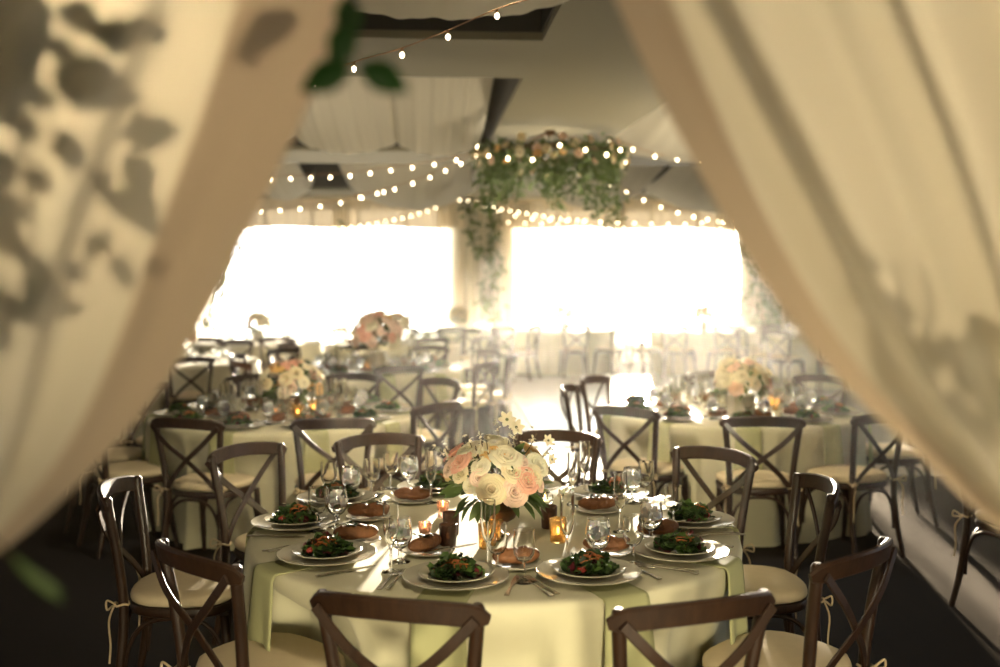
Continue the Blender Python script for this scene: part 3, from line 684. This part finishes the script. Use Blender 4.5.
# ------------------------------------------------------------------ settings of the tables behind
def dressing(c, nm, angs, full=True, seed=0):
    rnd = random.Random(seed)
    for k, a in enumerate(angs):
        at_ = ' at the ' + sec(a) + ' of the ' + nm
        x, y, _ = place(c, a, .71); rz = radians(a) + pi / 2
        if full:
            if sin(radians(a)) < .45: solid(mk_one('napkin', me_napkins[k % 3], (c.x, c.y, 0), rz, 'green napkin hanging' + at_, 'napkin', 'green napkins of the ' + nm))
            mk_one('charger_plate', me_charger, (x, y, PZ), 0, 'blurred charger plate' + at_, 'plate', 'charger plates of the ' + nm)
            mk_one('salad_plate', me_plate, (x, y, PZ + .0065), 0, 'blurred small plate' + at_, 'plate', 'salad plates of the ' + nm)
            mk_salad((x, y, PZ + .0068), a, 'blurred salad' + at_, 'salads of the ' + nm, k)
            bx, by, bz = place(c, a - 17, .46, TZ + .001)
            mk_one('bread_plate', me_bplate, (bx, by, bz), 0, 'blurred bread plate' + at_, 'plate', 'bread plates of the ' + nm)
            mk_bread((bx, by, bz + .0025), a, 'brown bread roll' + at_, 'bread rolls of the ' + nm, k, k % 2)
        mk_goblet(place(c, a + 15 + rnd.uniform(-2, 2), .55), 'sparkling water glass' + at_, 'water glasses of the ' + nm, ice=full)
        mk_one('wine_glass', me_wine, place(c, a + 6 + rnd.uniform(-2, 2), .46), 0, 'sparkling wine glass' + at_, 'glass', 'wine glasses of the ' + nm)
        if full:
            mk_one('wine_glass', me_wine, place(c, a + 24 + rnd.uniform(-2, 2), .50), 0, 'second wine glass' + at_, 'glass', 'wine glasses of the ' + nm)
            mk_one('champagne_flute', me_flute, place(c, a - 4 + rnd.uniform(-2, 2), .38), 0, 'second flute' + at_, 'glass', 'flutes of the ' + nm)
        if full: mk_one('champagne_flute', me_flute, place(c, a + 20 + rnd.uniform(-2, 2), .42), 0, 'sparkling flute' + at_, 'glass', 'flutes of the ' + nm)
dressing(TL, 'left second row table', [-107, -71, -35, 1, 37, 73, 109, 145, 181, 217], True, 1)
dressing(TR, 'right second row table', [-136, -100, -64, -28, 8, 44, 80, 116, 152, 188], True, 2)
dressing(T3, 'pink bouquet table', [-79, -43, -7, 29, 65, 101, 137, 173, 209, 245], True, 3)
for k, (nm, c) in enumerate(FARC.items()):
    dressing(c, nm, [-108, -72, -36, 0, 36, 72, 108, 144, 180, 216], False, 10 + k)
for c, nm, L in ((TL, 'left second row table', [('a', 12, .20), ('a', -62, .24), ('p', -100, .22), ('c', 60, .22), ('a', -20, .3)]), (TR, 'right second row table', [('a', -30, .22), ('p', -75, .24), ('a', -5, .30), ('c', -140, .25)]), (T3, 'pink bouquet table', [('a', -30, .25), ('a', -100, .25), ('c', 20, .25)])):
    for i_, (kd, a, r) in enumerate(L):
        votive(kd, place(c, a, r), '%s votive candle of the %s, toward its %s' % ({'a': 'amber', 'p': 'pink', 'c': 'clear'}[kd], nm, sec(a)), 'votive candles of the ' + nm)
# ------------------------------------------------------------------ flowers (unit roses, scaled)
def rose_mesh(name, seed, m_, open_=1.0, layers=5):
    rnd = random.Random(seed); b = MB()
    for L in range(layers):
        n = 3 + L; R = .16 + .84 * (L / (layers - 1)) ** 1.1
        for k in range(n):
            a0 = 2 * pi * (k + .5 * (L % 2)) / n + rnd.uniform(-.2, .2); wd = 2 * pi / n * .78; h = .62 - .30 * (L / layers) * open_ + rnd.uniform(-.04, .04)
            rj = rnd.uniform(.93, 1.05); tw = rnd.uniform(-.12, .12)
            def fn(u, v):
                x = (u - .5) * 2; a = a0 + wd * x * (.35 + .65 * v ** .5) + tw * v
                r = R * rj * (.18 + .82 * v ** .62) * (1 + .0 * x); 
                lip = max(0, v - .72) / .28
                r += open_ * .16 * R * lip * lip + .03 * sin(9 * x + L)*v
                z = -.28 + (h + .28) * (1 - (1 - v) ** 1.7) - .22 * open_ * lip * lip * (L / layers + .25) - .14 * x * x * v
                return (r * cos(a), r * sin(a), z)
            b.grid(fn, 6, 7)
    b.lathe([(.05, -.42), (.16, -.36), (.22, -.26), (.1, -.1)], 8)
    return b.mesh(name, m_, angle=0)
RKIND = {'w': PETW, 'c': PETC, 'p': PETP, 'k': PETK, 'y': PETY}
ROSES = {k: [rose_mesh('rose', i * 7 + ord(k), m_, (1.0, .7)[i % 2]) for i in range(2)] for k, m_ in RKIND.items()}
RNAME = {'w': 'ivory rose', 'c': 'cream rose', 'p': 'blush pink rose', 'k': 'coral pink rose', 'y': 'apricot rose'}
b = MB()
for k in range(6):
    a0 = k * pi / 3
    def fn(u, v, a0=a0):
        x = u - .5; w_ = .62 * sin(pi * (.1 + .85 * v)) ** .8; r = .12 + .9 * v; return (r * cos(a0) - x * w_ * sin(a0), r * sin(a0) + x * w_ * cos(a0), .22 * v * v + .25 * x * x)
    b.grid(fn, 4, 5)
me_daisy = b.mesh('petals', PETW, angle=0)
b = MB(); b.lathe([(0, .02), (.16, .03), (.19, .10), (.12, .17), (0, .19)], 12, cap0=False, cap1=False); me_eye = b.mesh('flower_eye', mat('dark flower eye', (.08, .09, .03), .7))
def aim(d):                                               # euler that turns +Z to d
    return Vector(d).to_track_quat('Z', 'Y').to_euler()
def bouquet(loc, label, roses, seed, vase='bowl', rx=.20, rz_=.155, zc=.20, leaves=70, wild=10, daisies=()):
    """roses: (direction azimuth deg, elevation deg, radius fraction, size, colour)"""
    rnd = random.Random(seed)
    o = empty('flower_centerpiece', loc); tag(o, label, 'flowers', 'flower centerpieces')
    b = MB()
    if vase == 'bowl': b.lathe([(0, 0), (.045, 0), (.048, .006), (.02, .018), (.016, .035), (.03, .045), (.07, .07), (.088, .105), (.085, .112), (.08, .105), (.06, .075), (0, .06)], 28, cap0=False, cap1=False)
    elif vase == 'box':
        for t in range(2): b.box((0, 0, .07 + t * .005), (.15 - t * .01, .15 - t * .01, .14))
    else: b.lathe([(0, 0), (.06, 0), (.075, .02), (.085, .09), (.07, .15), (.075, .17), (.065, .165), (0, .12)], 28, cap0=False, cap1=False)
    b.build('vase', VASEW if vase != 'bowl' else BRONZE, o, angle=50)
    for az, el, f, s, c in roses:
        a, e = radians(az), radians(el); d = Vector((cos(a) * cos(e), sin(a) * cos(e), sin(e)))
        p = Vector((d.x * rx * f, d.y * rx * f, zc + d.z * rz_ * f))
        inst('rose', ROSES[c][rnd.randrange(2)], o, loc=p, rot=aim(Vector((d.x, d.y, d.z + .25)) + Vector((rnd.gauss(0, .12), rnd.gauss(0, .12), 0))), sc=s)['label'] = RNAME[c]
    for p, s, d in daisies:
        r_ = inst('white_blossom', me_daisy, o, loc=p, rot=aim(d), sc=s); inst('flower_eye', me_eye, r_)
    b = MB()
    for k in range(leaves):
        a = rnd.random() * 6.28; e = rnd.uniform(-.55, 1.2); d = Vector((cos(a) * cos(e), sin(a) * cos(e), sin(e)))
        p = Vector((d.x * rx * .55, d.y * rx * .55, zc - .02 + d.z * rz_ * .55)); dd = d + Vector((rnd.gauss(0, .4), rnd.gauss(0, .4), rnd.gauss(0, .3)))
        b.leaf(p, dd, (rnd.gauss(0, .6), rnd.gauss(0, .6), 1), rnd.uniform(.075, .12), rnd.uniform(.03, .05), .25)
    for k in range(7):                                   # leaves drooping over the rim
        a = rnd.random() * 6.28; d = Vector((cos(a), sin(a), rnd.uniform(-.9, -.1))); p = Vector((cos(a) * rx * .5, sin(a) * rx * .5, zc - .06))
        b.leaf(p, d, (0, 0, 1), rnd.uniform(.07, .11), rnd.uniform(.025, .04), .3)
    b.build('leaves', LEAF, o, angle=0)
    b = MB(); b2 = MB()
    for k in range(wild):
        a = rnd.random() * 6.28; e = rnd.uniform(.35, 1.2); d = Vector((cos(a) * cos(e), sin(a) * cos(e), sin(e))); q = [Vector((0, 0, zc)), Vector((d.x * rx * .8, d.y * rx * .8, zc + d.z * rz_ * .8)), Vector((d.x * rx * 1.1, d.y * rx * 1.1, zc + d.z * rz_ * 1.22 + .02))]
        b.tube(poly(q, 4), .002, 5)
        for j in range(7):
            c = q[1].lerp(q[2], j / 6) + Vector((rnd.gauss(0, .012), rnd.gauss(0, .012), rnd.gauss(0, .008)))
            for z in range(4): b2.leaf(c, (rnd.gauss(0, 1), rnd.gauss(0, 1), rnd.gauss(0, 1)), (0, 0, 1), .016, .010, .1)
    b.build('sprig_stems', STEM, o); tag(b2.build('filler_blossoms', PETW, o, angle=0), kind='stuff')
    return o
CB = onz(496, 536, TZ)
fwd = Vector((FW.x, FW.y, 0)).normalized(); rgt = Vector((RT.x, RT.y, 0))
def blob(px, py, s, c, push=0.0):                         # a rose of the front bouquet from where it sits on the dome
    C = CB + Vector((0, 0, .205)); d = ray(px, py); A = (.215, .215, .165)
    e = EYE - C; q = [d[i] / A[i] for i in range(3)]; w_ = [e[i] / A[i] for i in range(3)]
    a_, b_, c_ = sum(x * x for x in q), 2 * sum(x * y for x, y in zip(q, w_)), sum(x * x for x in w_) - 1
    D = b_ * b_ - 4 * a_ * c_; t = (-b_ - sqrt(max(D, 0))) / (2 * a_); p = EYE + d * t - C
    u = Vector((p.x / A[0], p.y / A[1], p.z / A[2])); L = u.length; u.normalize()
    return (math.degrees(atan2(u.y, u.x)), math.degrees(math.asin(max(-1, min(1, u.z)))), .86 * min(L, 1.12) , s, c)
main_r = [blob(491, 491, .050, 'c'), blob(517, 494, .047, 'p'), blob(530, 481, .046, 'k'), blob(456, 460, .044, 'k'), blob(446, 466, .040, 'p'), blob(479, 466, .034, 'w'), blob(477, 478, .032, 'p'),
          blob(465, 446, .046, 'w'), blob(478, 447, .040, 'c'), blob(492, 449, .042, 'y'), blob(508, 455, .056, 'w'), blob(515, 472, .044, 'c'), blob(525, 461, .040, 'p'), blob(542, 464, .046, 'w'), blob(538, 476, .040, 'c'), blob(545, 485, .030, 'p'),
          blob(456, 474, .034, 'c'), blob(500, 441, .040, 'w'), blob(467, 487, .028, 'w')]
main_r += [(az, el, .9, .045, c) for az, el, c in ((60, 10, 'w'), (100, 25, 'p'), (140, 5, 'c'), (30, 40, 'y'), (85, 60, 'w'), (170, 40, 'k'), (120, -10, 'w'))]
daz = [(Vector((.04, .0, .43)), .034, (.1, -.8, .5)), (Vector((.075, .01, .40)), .032, (.3, -.9, .4)), (Vector((.19, -.02, .355)), .024, (.4, -.8, .4)), (Vector((.20, -.05, .29)), .022, (.5, -.7, .3)), (Vector((.235, -.06, .16)), .026, (.5, -.8, .3))]
bouquet((CB.x, CB.y, TZ), 'bouquet of ivory, blush and coral roses in bronze bowl on the sharp front table', main_r, 2, 'bowl', .215, .165, .205, 80, 12, daz)
def rnd_roses(seed, n, cols, s0=.042):
    rnd = random.Random(seed); out = []
    for k in range(n):
        z = 1 - 1.35 * (k + .5) / n; az = k * 137.5 + rnd.uniform(-12, 12); out.append((az, math.degrees(math.asin(max(-1, min(1, z)))), rnd.uniform(.85, 1.0), s0 * rnd.uniform(.8, 1.25), rnd.choice(cols)))
    return out
def at_px(px, py): p = onz(px, py, TZ); return (p.x, p.y, TZ)
bouquet(at_px(291, 413), 'blurred peach and ivory rose bouquet in bronze bowl on left second row table', rnd_roses(3, 30, 'wwcccpyk'), 3, 'bowl', .215, .165, .205, 60, 8)
bouquet(at_px(741, 416), 'hazy pale pink rose bouquet in cream box vase on right second row table', rnd_roses(4, 30, 'wwwwpc'), 4, 'box', .19, .15, .24, 40, 8)
bouquet((T3.x + .04, T3.y, TZ), 'tall blurred pink bouquet on the table behind the left second row table', rnd_roses(5, 40, 'pppkyw', .055), 5, 'tall', .25, .24, .34, 50, 8)
bouquet((*FARC['left rear table'].xy, TZ), 'white bouquet half hidden by the left curtain edge', rnd_roses(6, 22, 'wwwp', .05), 6, 'tall', .22, .18, .30, 40, 5)
for nm, lb, cols in (('table beneath the window divider', 'small distant bouquet under the slim window divider', 'wwp'), ('left dance floor table', 'small distant cream bouquet left of the sun glare', 'cw'), ('right dance floor table', 'small distant apricot bouquet right of the sun glare', 'yyc'), ('table before the ivy column', 'small distant green bouquet before the ivy column', 'wc'), ('table beyond the left bouquet', 'small distant bouquet by the left window', 'wp')):
    bouquet((*FARC[nm].xy, TZ), lb, rnd_roses(len(lb), 14, cols, .05), len(lb), 'tall', .17, .15, .28, 40, 3)
# ------------------------------------------------------------------ ceiling swags of sheer cloth
def swag(x0, x1, y0, y1, zn, ze, zm, label, seed, near=None, low=.86, up=.3):
    """cloth pinned at zn along the near edge, dropping to ze at its pinned sides and zm mid-width near the far end, then tucked up"""
    rnd = random.Random(seed); ph = rnd.random() * 6
    def fn(u, v):
        bl = sin(pi * u) ** .62; zb = lerp(ze, zm, bl); t = min(1, v / low)
        z = lerp(zn, zb, sin(t * pi / 2) ** 1.25)
        if v > low: q = (v - low) / (1 - low); z += up * (1 - sqrt(max(0, 1 - q * q)))
        x = lerp(x0, x1, u)
        if near: k = min(1, .06 + .94 * (v / low) ** .8); x = lerp(lerp(near[0], near[1], u), x, k)
        z += (.010 * sin(30 * u + ph) + .005 * sin(67 * u + 2 * ph)) * (1 - .3 * t)
        return (x, lerp(y0, y1, v), z)
    b = MB(); b.grid(fn, 60, 44)
    o = b.build('draped_swag', SHEER, None, angle=0); tag(o, label, 'ceiling drape', 'sheer swags under the ceiling'); return o
swag(-2.4, -.66, 2.6, 6.3, 3.8, 3.2, 3.10, 'white swag at the top edge, left end with a pulled corner', 1)
swag(-.66, .80, 2.6, 6.2, 3.8, 3.2, 3.085, 'white swag at the very top over the dark recess', 2)
swag(-2.45, -1.36, 8.15, 12.7, 3.8, 3.36, 3.14, 'white swag left of centre, half behind the left curtain', 3)
swag(-1.36, -.27, 8.15, 12.7, 3.8, 3.22, 3.08, 'broad white swag left of centre, left half of the pair', 4)
swag(-.27, .66, 8.15, 12.7, 3.8, 3.22, 3.06, 'broad white swag left of centre, right half of the pair', 5)
swag(1.86, 4.4, 8.2, 12.6, 3.24, 3.34, 3.0, 'white tent shaped swag right of the hanging wreath', 6, near=(2.0, 2.35))
swag(-2.75, -1.84, 14.6, 18.8, 3.6, 3.25, 2.97, 'small pale swag beside the left curtain', 7)
swag(-1.25, 1.0, 14.6, 18.8, 3.6, 3.3, 2.83, 'pale swag behind the string lights left of wreath', 8)
swag(2.15, 3.75, 14.6, 18.8, 3.6, 3.25, 2.86, 'pale swag below and behind the hanging wreath', 9)
swag(3.85, 6.4, 14.6, 18.8, 3.6, 3.25, 2.80, 'pale swag next to the right curtain over the window', 10)
# white drapes beside the windows, gathered to a tie
def drape(x, w_, label, seed, z1=3.1, z0=.25, tie=None):
    rnd = random.Random(seed); ph = rnd.random() * 6
    def fn(u, v):
        z = lerp(z1, z0, v); k = 1.0
        if tie: k = .38 + .62 * min(1, abs(z - tie) / .75) ** 1.2
        xx = x + (u - .5) * w_ * k; return (xx, YB - .20 + .045 * sin(u * 6.28 * 5 + ph + .6 * v) * (.5 + .5 * k), z)
    b = MB(); b.grid(fn, 60, 30); o = b.build('window_drape', SHEER, None, angle=0); tag(o, label, 'drape', 'white drapes at the windows'); return o
drape(-4.2, .9, 'white drape by the left window next to the left curtain', 1, tie=1.25)
drape(-1.53, .34, 'slim tied drape on the divider of the left window', 2, tie=1.25)
drape(.52, .42, 'white drape left of the ivy covered column', 3, tie=1.2)
drape(1.22, .80, 'cream drape covering the column between the windows', 4)
drape(1.95, .36, 'white drape right of the ivy covered column', 5, tie=1.2)
drape(6.0, .45, 'white drape at the right side of the right window', 6, tie=1.2)
drape(7.0, .9, 'white drape beyond the right window beside the leafy garland', 7)
drape(3.9, .22, 'slim tied drape in the middle of the right window', 8, tie=1.3)
# gathered cloth above the windows
b = MB()
b.grid(lambda u, v: (lerp(-5.0, 7.2, u), YB - .16 + .009 * sin(u * 300) + .006 * sin(u * 131), lerp(3.19, 2.63 + .02 * sin(u * 40), v)), 500, 6)
o = b.build('window_valance', sheer('valance cloth', (.80, .70, .55), .035, 0), None, angle=0); tag(o, 'cream gathered valance cloth above both windows', 'valance')

# ------------------------------------------------------------------ vines, garlands and the hanging wreath
def vine(name, path, n, L, label, seed, m_=LEAF, spread=.12, W=.5, cat='vine', group=None, nst=3, stem_r=.004):
    rnd = random.Random(seed); P = poly(path, 14)
    o = empty(name, tuple(P[0])); tag(o, label, cat, group); off = P[0]
    b = MB(); s_ = MB(); strands = []
    for k in range(nst):
        ph = rnd.random() * 6.28; S = [p - off + Vector((cos(ph + i * .25), .5 * sin(ph + i * .25), 0)) * spread * .35 * rnd.uniform(.8, 1.1) for i, p in enumerate(P)]; strands.append(S); s_.tube(S, stem_r, 5)
    for k in range(n):
        S = rnd.choice(strands); c = S[rnd.randrange(len(S))] + Vector((rnd.gauss(0, .25), rnd.gauss(0, .2), rnd.gauss(0, .2))) * spread
        b.leaf(c, (rnd.gauss(0, 1), rnd.gauss(0, .6), rnd.gauss(-.4, .7)), (rnd.gauss(0, .5), -1, rnd.gauss(.4, .5)), L * rnd.uniform(.7, 1.25), L * W * rnd.uniform(.8, 1.2), .2)
    b.build('leaves', m_, o, angle=0); s_.build('stem', STEM, o); return o
vine('ivy_garland', [ony(462, 200, 20.6), ony(476, 240, 20.6), ony(490, 270, 20.6), ony(486, 300, 20.6), ony(488, 325, 20.6)], 150, .13, 'green ivy trailing down the column between the windows', 1, spread=.30)
vine('ivy_garland', [ony(486, 205, 20.55), ony(497, 235, 20.55), ony(492, 275, 20.55), ony(496, 322, 20.55)], 110, .13, 'second ivy strand on the right side of the column', 2, spread=.22)
vine('leafy_garland', [ony(746, 240, 20.5), ony(752, 270, 20.5), ony(748, 300, 20.5), ony(756, 330, 20.5)], 120, .13, 'leafy garland on the wall right of the right window', 3, spread=.24)
vine('leafy_garland', [ony(770, 285, 20.5), ony(768, 310, 20.5), ony(772, 335, 20.5)], 130, .14, 'dense greenery low on wall beside the right curtain', 4, spread=.3)
vine('leafy_garland', [ony(343, 222, 20.6), ony(345, 260, 20.6), ony(343, 300, 20.6), ony(344, 330, 20.6)], 60, .09, 'thin green garland on the divider of the left window', 5, spread=.10)
vine('leafy_garland', [ony(232, 232, 17), ony(222, 270, 17), ony(214, 300, 17), ony(206, 330, 17)], 90, .12, 'green and pink garland beside the left curtain edge', 6, spread=.18)
# wreath chandelier
WC = ony(550, 163, 11.0); R_ = .64
o = empty('hanging_wreath', WC); tag(o, 'large hanging wreath of greenery, peach roses and trailing vines under the ceiling', 'wreath')
rnd = random.Random(12)
b = MB(); b.tube([(R_ * cos(2 * pi * k / 40), R_ * sin(2 * pi * k / 40), .10) for k in range(40)], .035, 8, closed=True); b.build('ring', STEM, o)
b = MB()
for k in range(4): a = pi / 4 + k * pi / 2; b.tube([(R_ * cos(a), R_ * sin(a), .12), (.02 * cos(a), .02 * sin(a), ZC - WC.z - .02)], .008, 5)
b.lathe([(0, ZC - WC.z - .06), (.05, ZC - WC.z - .05), (.06, ZC - WC.z), (0, ZC - WC.z)], 12, cap0=False, cap1=False); b.build('suspension_wires', BRONZE, o)
b = MB()
for k in range(1500):
    a = rnd.random() * 6.28; t = rnd.random() ** 1.6; rr = R_ + rnd.gauss(0, .07); c = (rr * cos(a), rr * sin(a), .16 - .34 * t + rnd.gauss(0, .03))
    b.leaf(c, (cos(a) * .8 + rnd.gauss(0, .6), sin(a) * .8 + rnd.gauss(0, .6), rnd.gauss(-.3, .6)), (rnd.gauss(0, .5), rnd.gauss(0, .5), 1), rnd.uniform(.06, .12), rnd.uniform(.025, .045), .25)
b.build('foliage', LEAF, o, angle=0)
for k in range(16):
    a = 2 * pi * k / 16 + rnd.uniform(-.15, .15); Ln = rnd.uniform(.25, .62) * (1.25 if cos(a) > .5 or cos(a) < -.5 else .8); p0 = Vector((R_ * cos(a), R_ * sin(a), .0)); b = MB()
    S = [p0 + Vector((.06 * sin(k + t * 3) + .05 * t * cos(a), .05 * cos(k * 2 + t * 3), -Ln * t)) for t in [i / 8 for i in range(9)]]; b.tube(S, .004, 5)
    for j in range(46):
        c = S[min(8, int(9 * rnd.random()))] + Vector((rnd.gauss(0, .03), rnd.gauss(0, .03), rnd.gauss(0, .03))); b.leaf(c, (rnd.gauss(0, 1), rnd.gauss(0, 1), rnd.gauss(-.4, .6)), (rnd.gauss(0, .5), -1, .3), rnd.uniform(.05, .09), rnd.uniform(.02, .035), .2)
    b.build('trailing_vine', LEAF, o, angle=0)
for k in range(74):
    a = rnd.random() * 6.28; rr = R_ + rnd.uniform(.04, .17); d = Vector((cos(a), sin(a), rnd.uniform(-.3, .9))); inst('rose', ROSES[rnd.choice('yppccw')][k % 2], o, loc=(rr * cos(a), rr * sin(a), rnd.uniform(-.06, .19)), rot=aim(d), sc=rnd.uniform(.032, .046))
b = MB(); b.lathe([(0, -.018), (.010, -.015), (.0175, 0), (.014, .014), (.007, .022), (0, .024)], 10, cap0=False, cap1=False); me_bulb = b.mesh('bulb', BULB)
for k in range(9):
    a = -pi / 2 + (k - 4) * .34; inst('bulb', me_bulb, o, loc=((R_ + .13) * cos(a), (R_ + .13) * sin(a), rnd.uniform(-.05, .15)), sc=.85)

# ------------------------------------------------------------------ string lights
def strings(pts, label, n=None, r=.0035, sc=1.0, sag=.0, px=None):
    P = poly(pts, 16); o = empty('string_light', tuple(P[0])); tag(o, label, 'string lights', 'strings of warm bulbs'); off = P[0]
    L = [0]
    for i in range(1, len(P)): L.append(L[-1] + (P[i] - P[i - 1]).length)
    b = MB(); b.tube([p - off for p in P], r, 5)
    def at(d):
        for i in range(1, len(P)):
            if L[i] >= d - 1e-6: return P[i - 1].lerp(P[i], (d - L[i - 1]) / max(1e-6, L[i] - L[i - 1]))
        return P[-1]
    spots = px if px else [at(L[-1] * (k + .5) / n) for k in range(n)]
    b.build('wire', WIRE, o)
    sb = MB(); sb.lathe([(0, 0), (.008, 0), (.008, -.03), (0, -.03)], 8, cap0=False, cap1=False)
    me_s = sb.mesh('socket', WIRE)
    for p in spots:
        q = inst('bulb', me_bulb, o, loc=p - off - Vector((0, 0, .05 * sc)), sc=sc, rot=(0, 0, 0)); inst('socket', me_s, q, loc=(0, 0, .05))
    return o
def sp(lst, y): return [ony(a, b_, y if not isinstance(y, tuple) else lerp(y[0], y[1], i / (len(lst) - 1))) for i, (a, b_) in enumerate(lst)]
q = [(575, -20), (535, -3), (497, 9), (448, 30), (402, 48), (354, 62), (315, 76)]
yy = [4.6, 4.6, 4.6, 4.6, 4.6, 4.6, 4.6]
P_ = sp(q, 4.6)
strings(P_, 'near string of clear bulbs crossing the dark ceiling recess at top', px=[p.copy() for p in P_[2:]], r=.0028, sc=.62)
strings(sp([(180, 186), (240, 178), (300, 175), (345, 173), (390, 167), (440, 160), (490, 148)], (13, 11)), 'string of bulbs across the left swags, upper strand', 15, sc=.8)
strings(sp([(352, 196), (388, 188), (425, 176), (455, 163), (485, 148)], (13.5, 11)), 'string of bulbs rising to the wreath, lower strand', 8, sc=.8)
strings(sp([(215, 212), (255, 209), (300, 206), (345, 199), (395, 186)], (16, 14)), 'string of bulbs over the far left window', 9, sc=.85)
strings(sp([(215, 224), (280, 226), (340, 226), (375, 221), (403, 216), (430, 208), (450, 200), (464, 198), (480, 202), (500, 207), (530, 212), (560, 217), (590, 219)], 19.5), 'close spaced string of bulbs dipping over both windows', 44, sc=.8)
strings(sp([(598, 134), (625, 143), (650, 152), (676, 156), (715, 158)], (11, 12)), 'string of bulbs from wreath across the tent shaped swag', 5, sc=.8)
strings(sp([(600, 178), (630, 191), (660, 204), (690, 213), (715, 218), (750, 222)], (12, 15)), 'string of bulbs descending right of the wreath', 9, sc=.8)
strings(sp([(490, 208), (530, 216), (580, 219), (630, 221), (680, 222), (730, 218), (760, 214)], 20.3), 'string of bulbs along the head of the right window', 16, sc=.95)
strings(sp([(500, 220), (560, 223), (620, 226), (680, 227), (745, 226)], 20.6), 'lowest string of bulbs on the right window', 15, sc=.85)

# ------------------------------------------------------------------ leaves at the entrance
def leaf_cluster(name, pts, L, label, m_, W=.55, group=None, stem=None):
    o = empty(name, tuple(pts[0][0])); tag(o, label, 'leaves', group); off = Vector(pts[0][0])
    for k, (p, d, s_) in enumerate(pts):
        b = MB(); b.leaf(Vector(p) - off, d, (0, -1, .2), L * s_, L * W * s_, .12); b.build('leaf', m_, o, angle=0, solid=.0008)
    b = MB(); b.tube([Vector(p) - off for p in (stem or [q[0] for q in pts])], .0016, 5); b.build('stem', STEM, o); return o
def pp(px, py, y): return ony(px, py, y)
leaf_cluster('hanging_sprig', [(pp(346, -6, 1.05), (.1, 0, -1), .8), (pp(350, 20, 1.05), (-.35, 0, -1), .9), (pp(352, 66, 1.05), (-1, 0, -.45), 1.0), (pp(358, 64, 1.05), (1, 0, -.5), 1.0)], .055, 'bright green leaf sprig hanging beside top of left curtain', LEAFB, .62,
             stem=[pp(340, -60, 1.05), pp(348, 0, 1.05), pp(354, 60, 1.05)])
leaf_cluster('hanging_leaf', [(pp(8, 552, 1.0), (.6, 0, -.65), 1.4), (pp(14, 560, 1.0), (.75, 0, -.6), 1.1)], .05, 'single out of focus green leaf under the left curtain hem', LEAF, .15, stem=[pp(-10, 535, 1.0), pp(14, 560, 1.0)])
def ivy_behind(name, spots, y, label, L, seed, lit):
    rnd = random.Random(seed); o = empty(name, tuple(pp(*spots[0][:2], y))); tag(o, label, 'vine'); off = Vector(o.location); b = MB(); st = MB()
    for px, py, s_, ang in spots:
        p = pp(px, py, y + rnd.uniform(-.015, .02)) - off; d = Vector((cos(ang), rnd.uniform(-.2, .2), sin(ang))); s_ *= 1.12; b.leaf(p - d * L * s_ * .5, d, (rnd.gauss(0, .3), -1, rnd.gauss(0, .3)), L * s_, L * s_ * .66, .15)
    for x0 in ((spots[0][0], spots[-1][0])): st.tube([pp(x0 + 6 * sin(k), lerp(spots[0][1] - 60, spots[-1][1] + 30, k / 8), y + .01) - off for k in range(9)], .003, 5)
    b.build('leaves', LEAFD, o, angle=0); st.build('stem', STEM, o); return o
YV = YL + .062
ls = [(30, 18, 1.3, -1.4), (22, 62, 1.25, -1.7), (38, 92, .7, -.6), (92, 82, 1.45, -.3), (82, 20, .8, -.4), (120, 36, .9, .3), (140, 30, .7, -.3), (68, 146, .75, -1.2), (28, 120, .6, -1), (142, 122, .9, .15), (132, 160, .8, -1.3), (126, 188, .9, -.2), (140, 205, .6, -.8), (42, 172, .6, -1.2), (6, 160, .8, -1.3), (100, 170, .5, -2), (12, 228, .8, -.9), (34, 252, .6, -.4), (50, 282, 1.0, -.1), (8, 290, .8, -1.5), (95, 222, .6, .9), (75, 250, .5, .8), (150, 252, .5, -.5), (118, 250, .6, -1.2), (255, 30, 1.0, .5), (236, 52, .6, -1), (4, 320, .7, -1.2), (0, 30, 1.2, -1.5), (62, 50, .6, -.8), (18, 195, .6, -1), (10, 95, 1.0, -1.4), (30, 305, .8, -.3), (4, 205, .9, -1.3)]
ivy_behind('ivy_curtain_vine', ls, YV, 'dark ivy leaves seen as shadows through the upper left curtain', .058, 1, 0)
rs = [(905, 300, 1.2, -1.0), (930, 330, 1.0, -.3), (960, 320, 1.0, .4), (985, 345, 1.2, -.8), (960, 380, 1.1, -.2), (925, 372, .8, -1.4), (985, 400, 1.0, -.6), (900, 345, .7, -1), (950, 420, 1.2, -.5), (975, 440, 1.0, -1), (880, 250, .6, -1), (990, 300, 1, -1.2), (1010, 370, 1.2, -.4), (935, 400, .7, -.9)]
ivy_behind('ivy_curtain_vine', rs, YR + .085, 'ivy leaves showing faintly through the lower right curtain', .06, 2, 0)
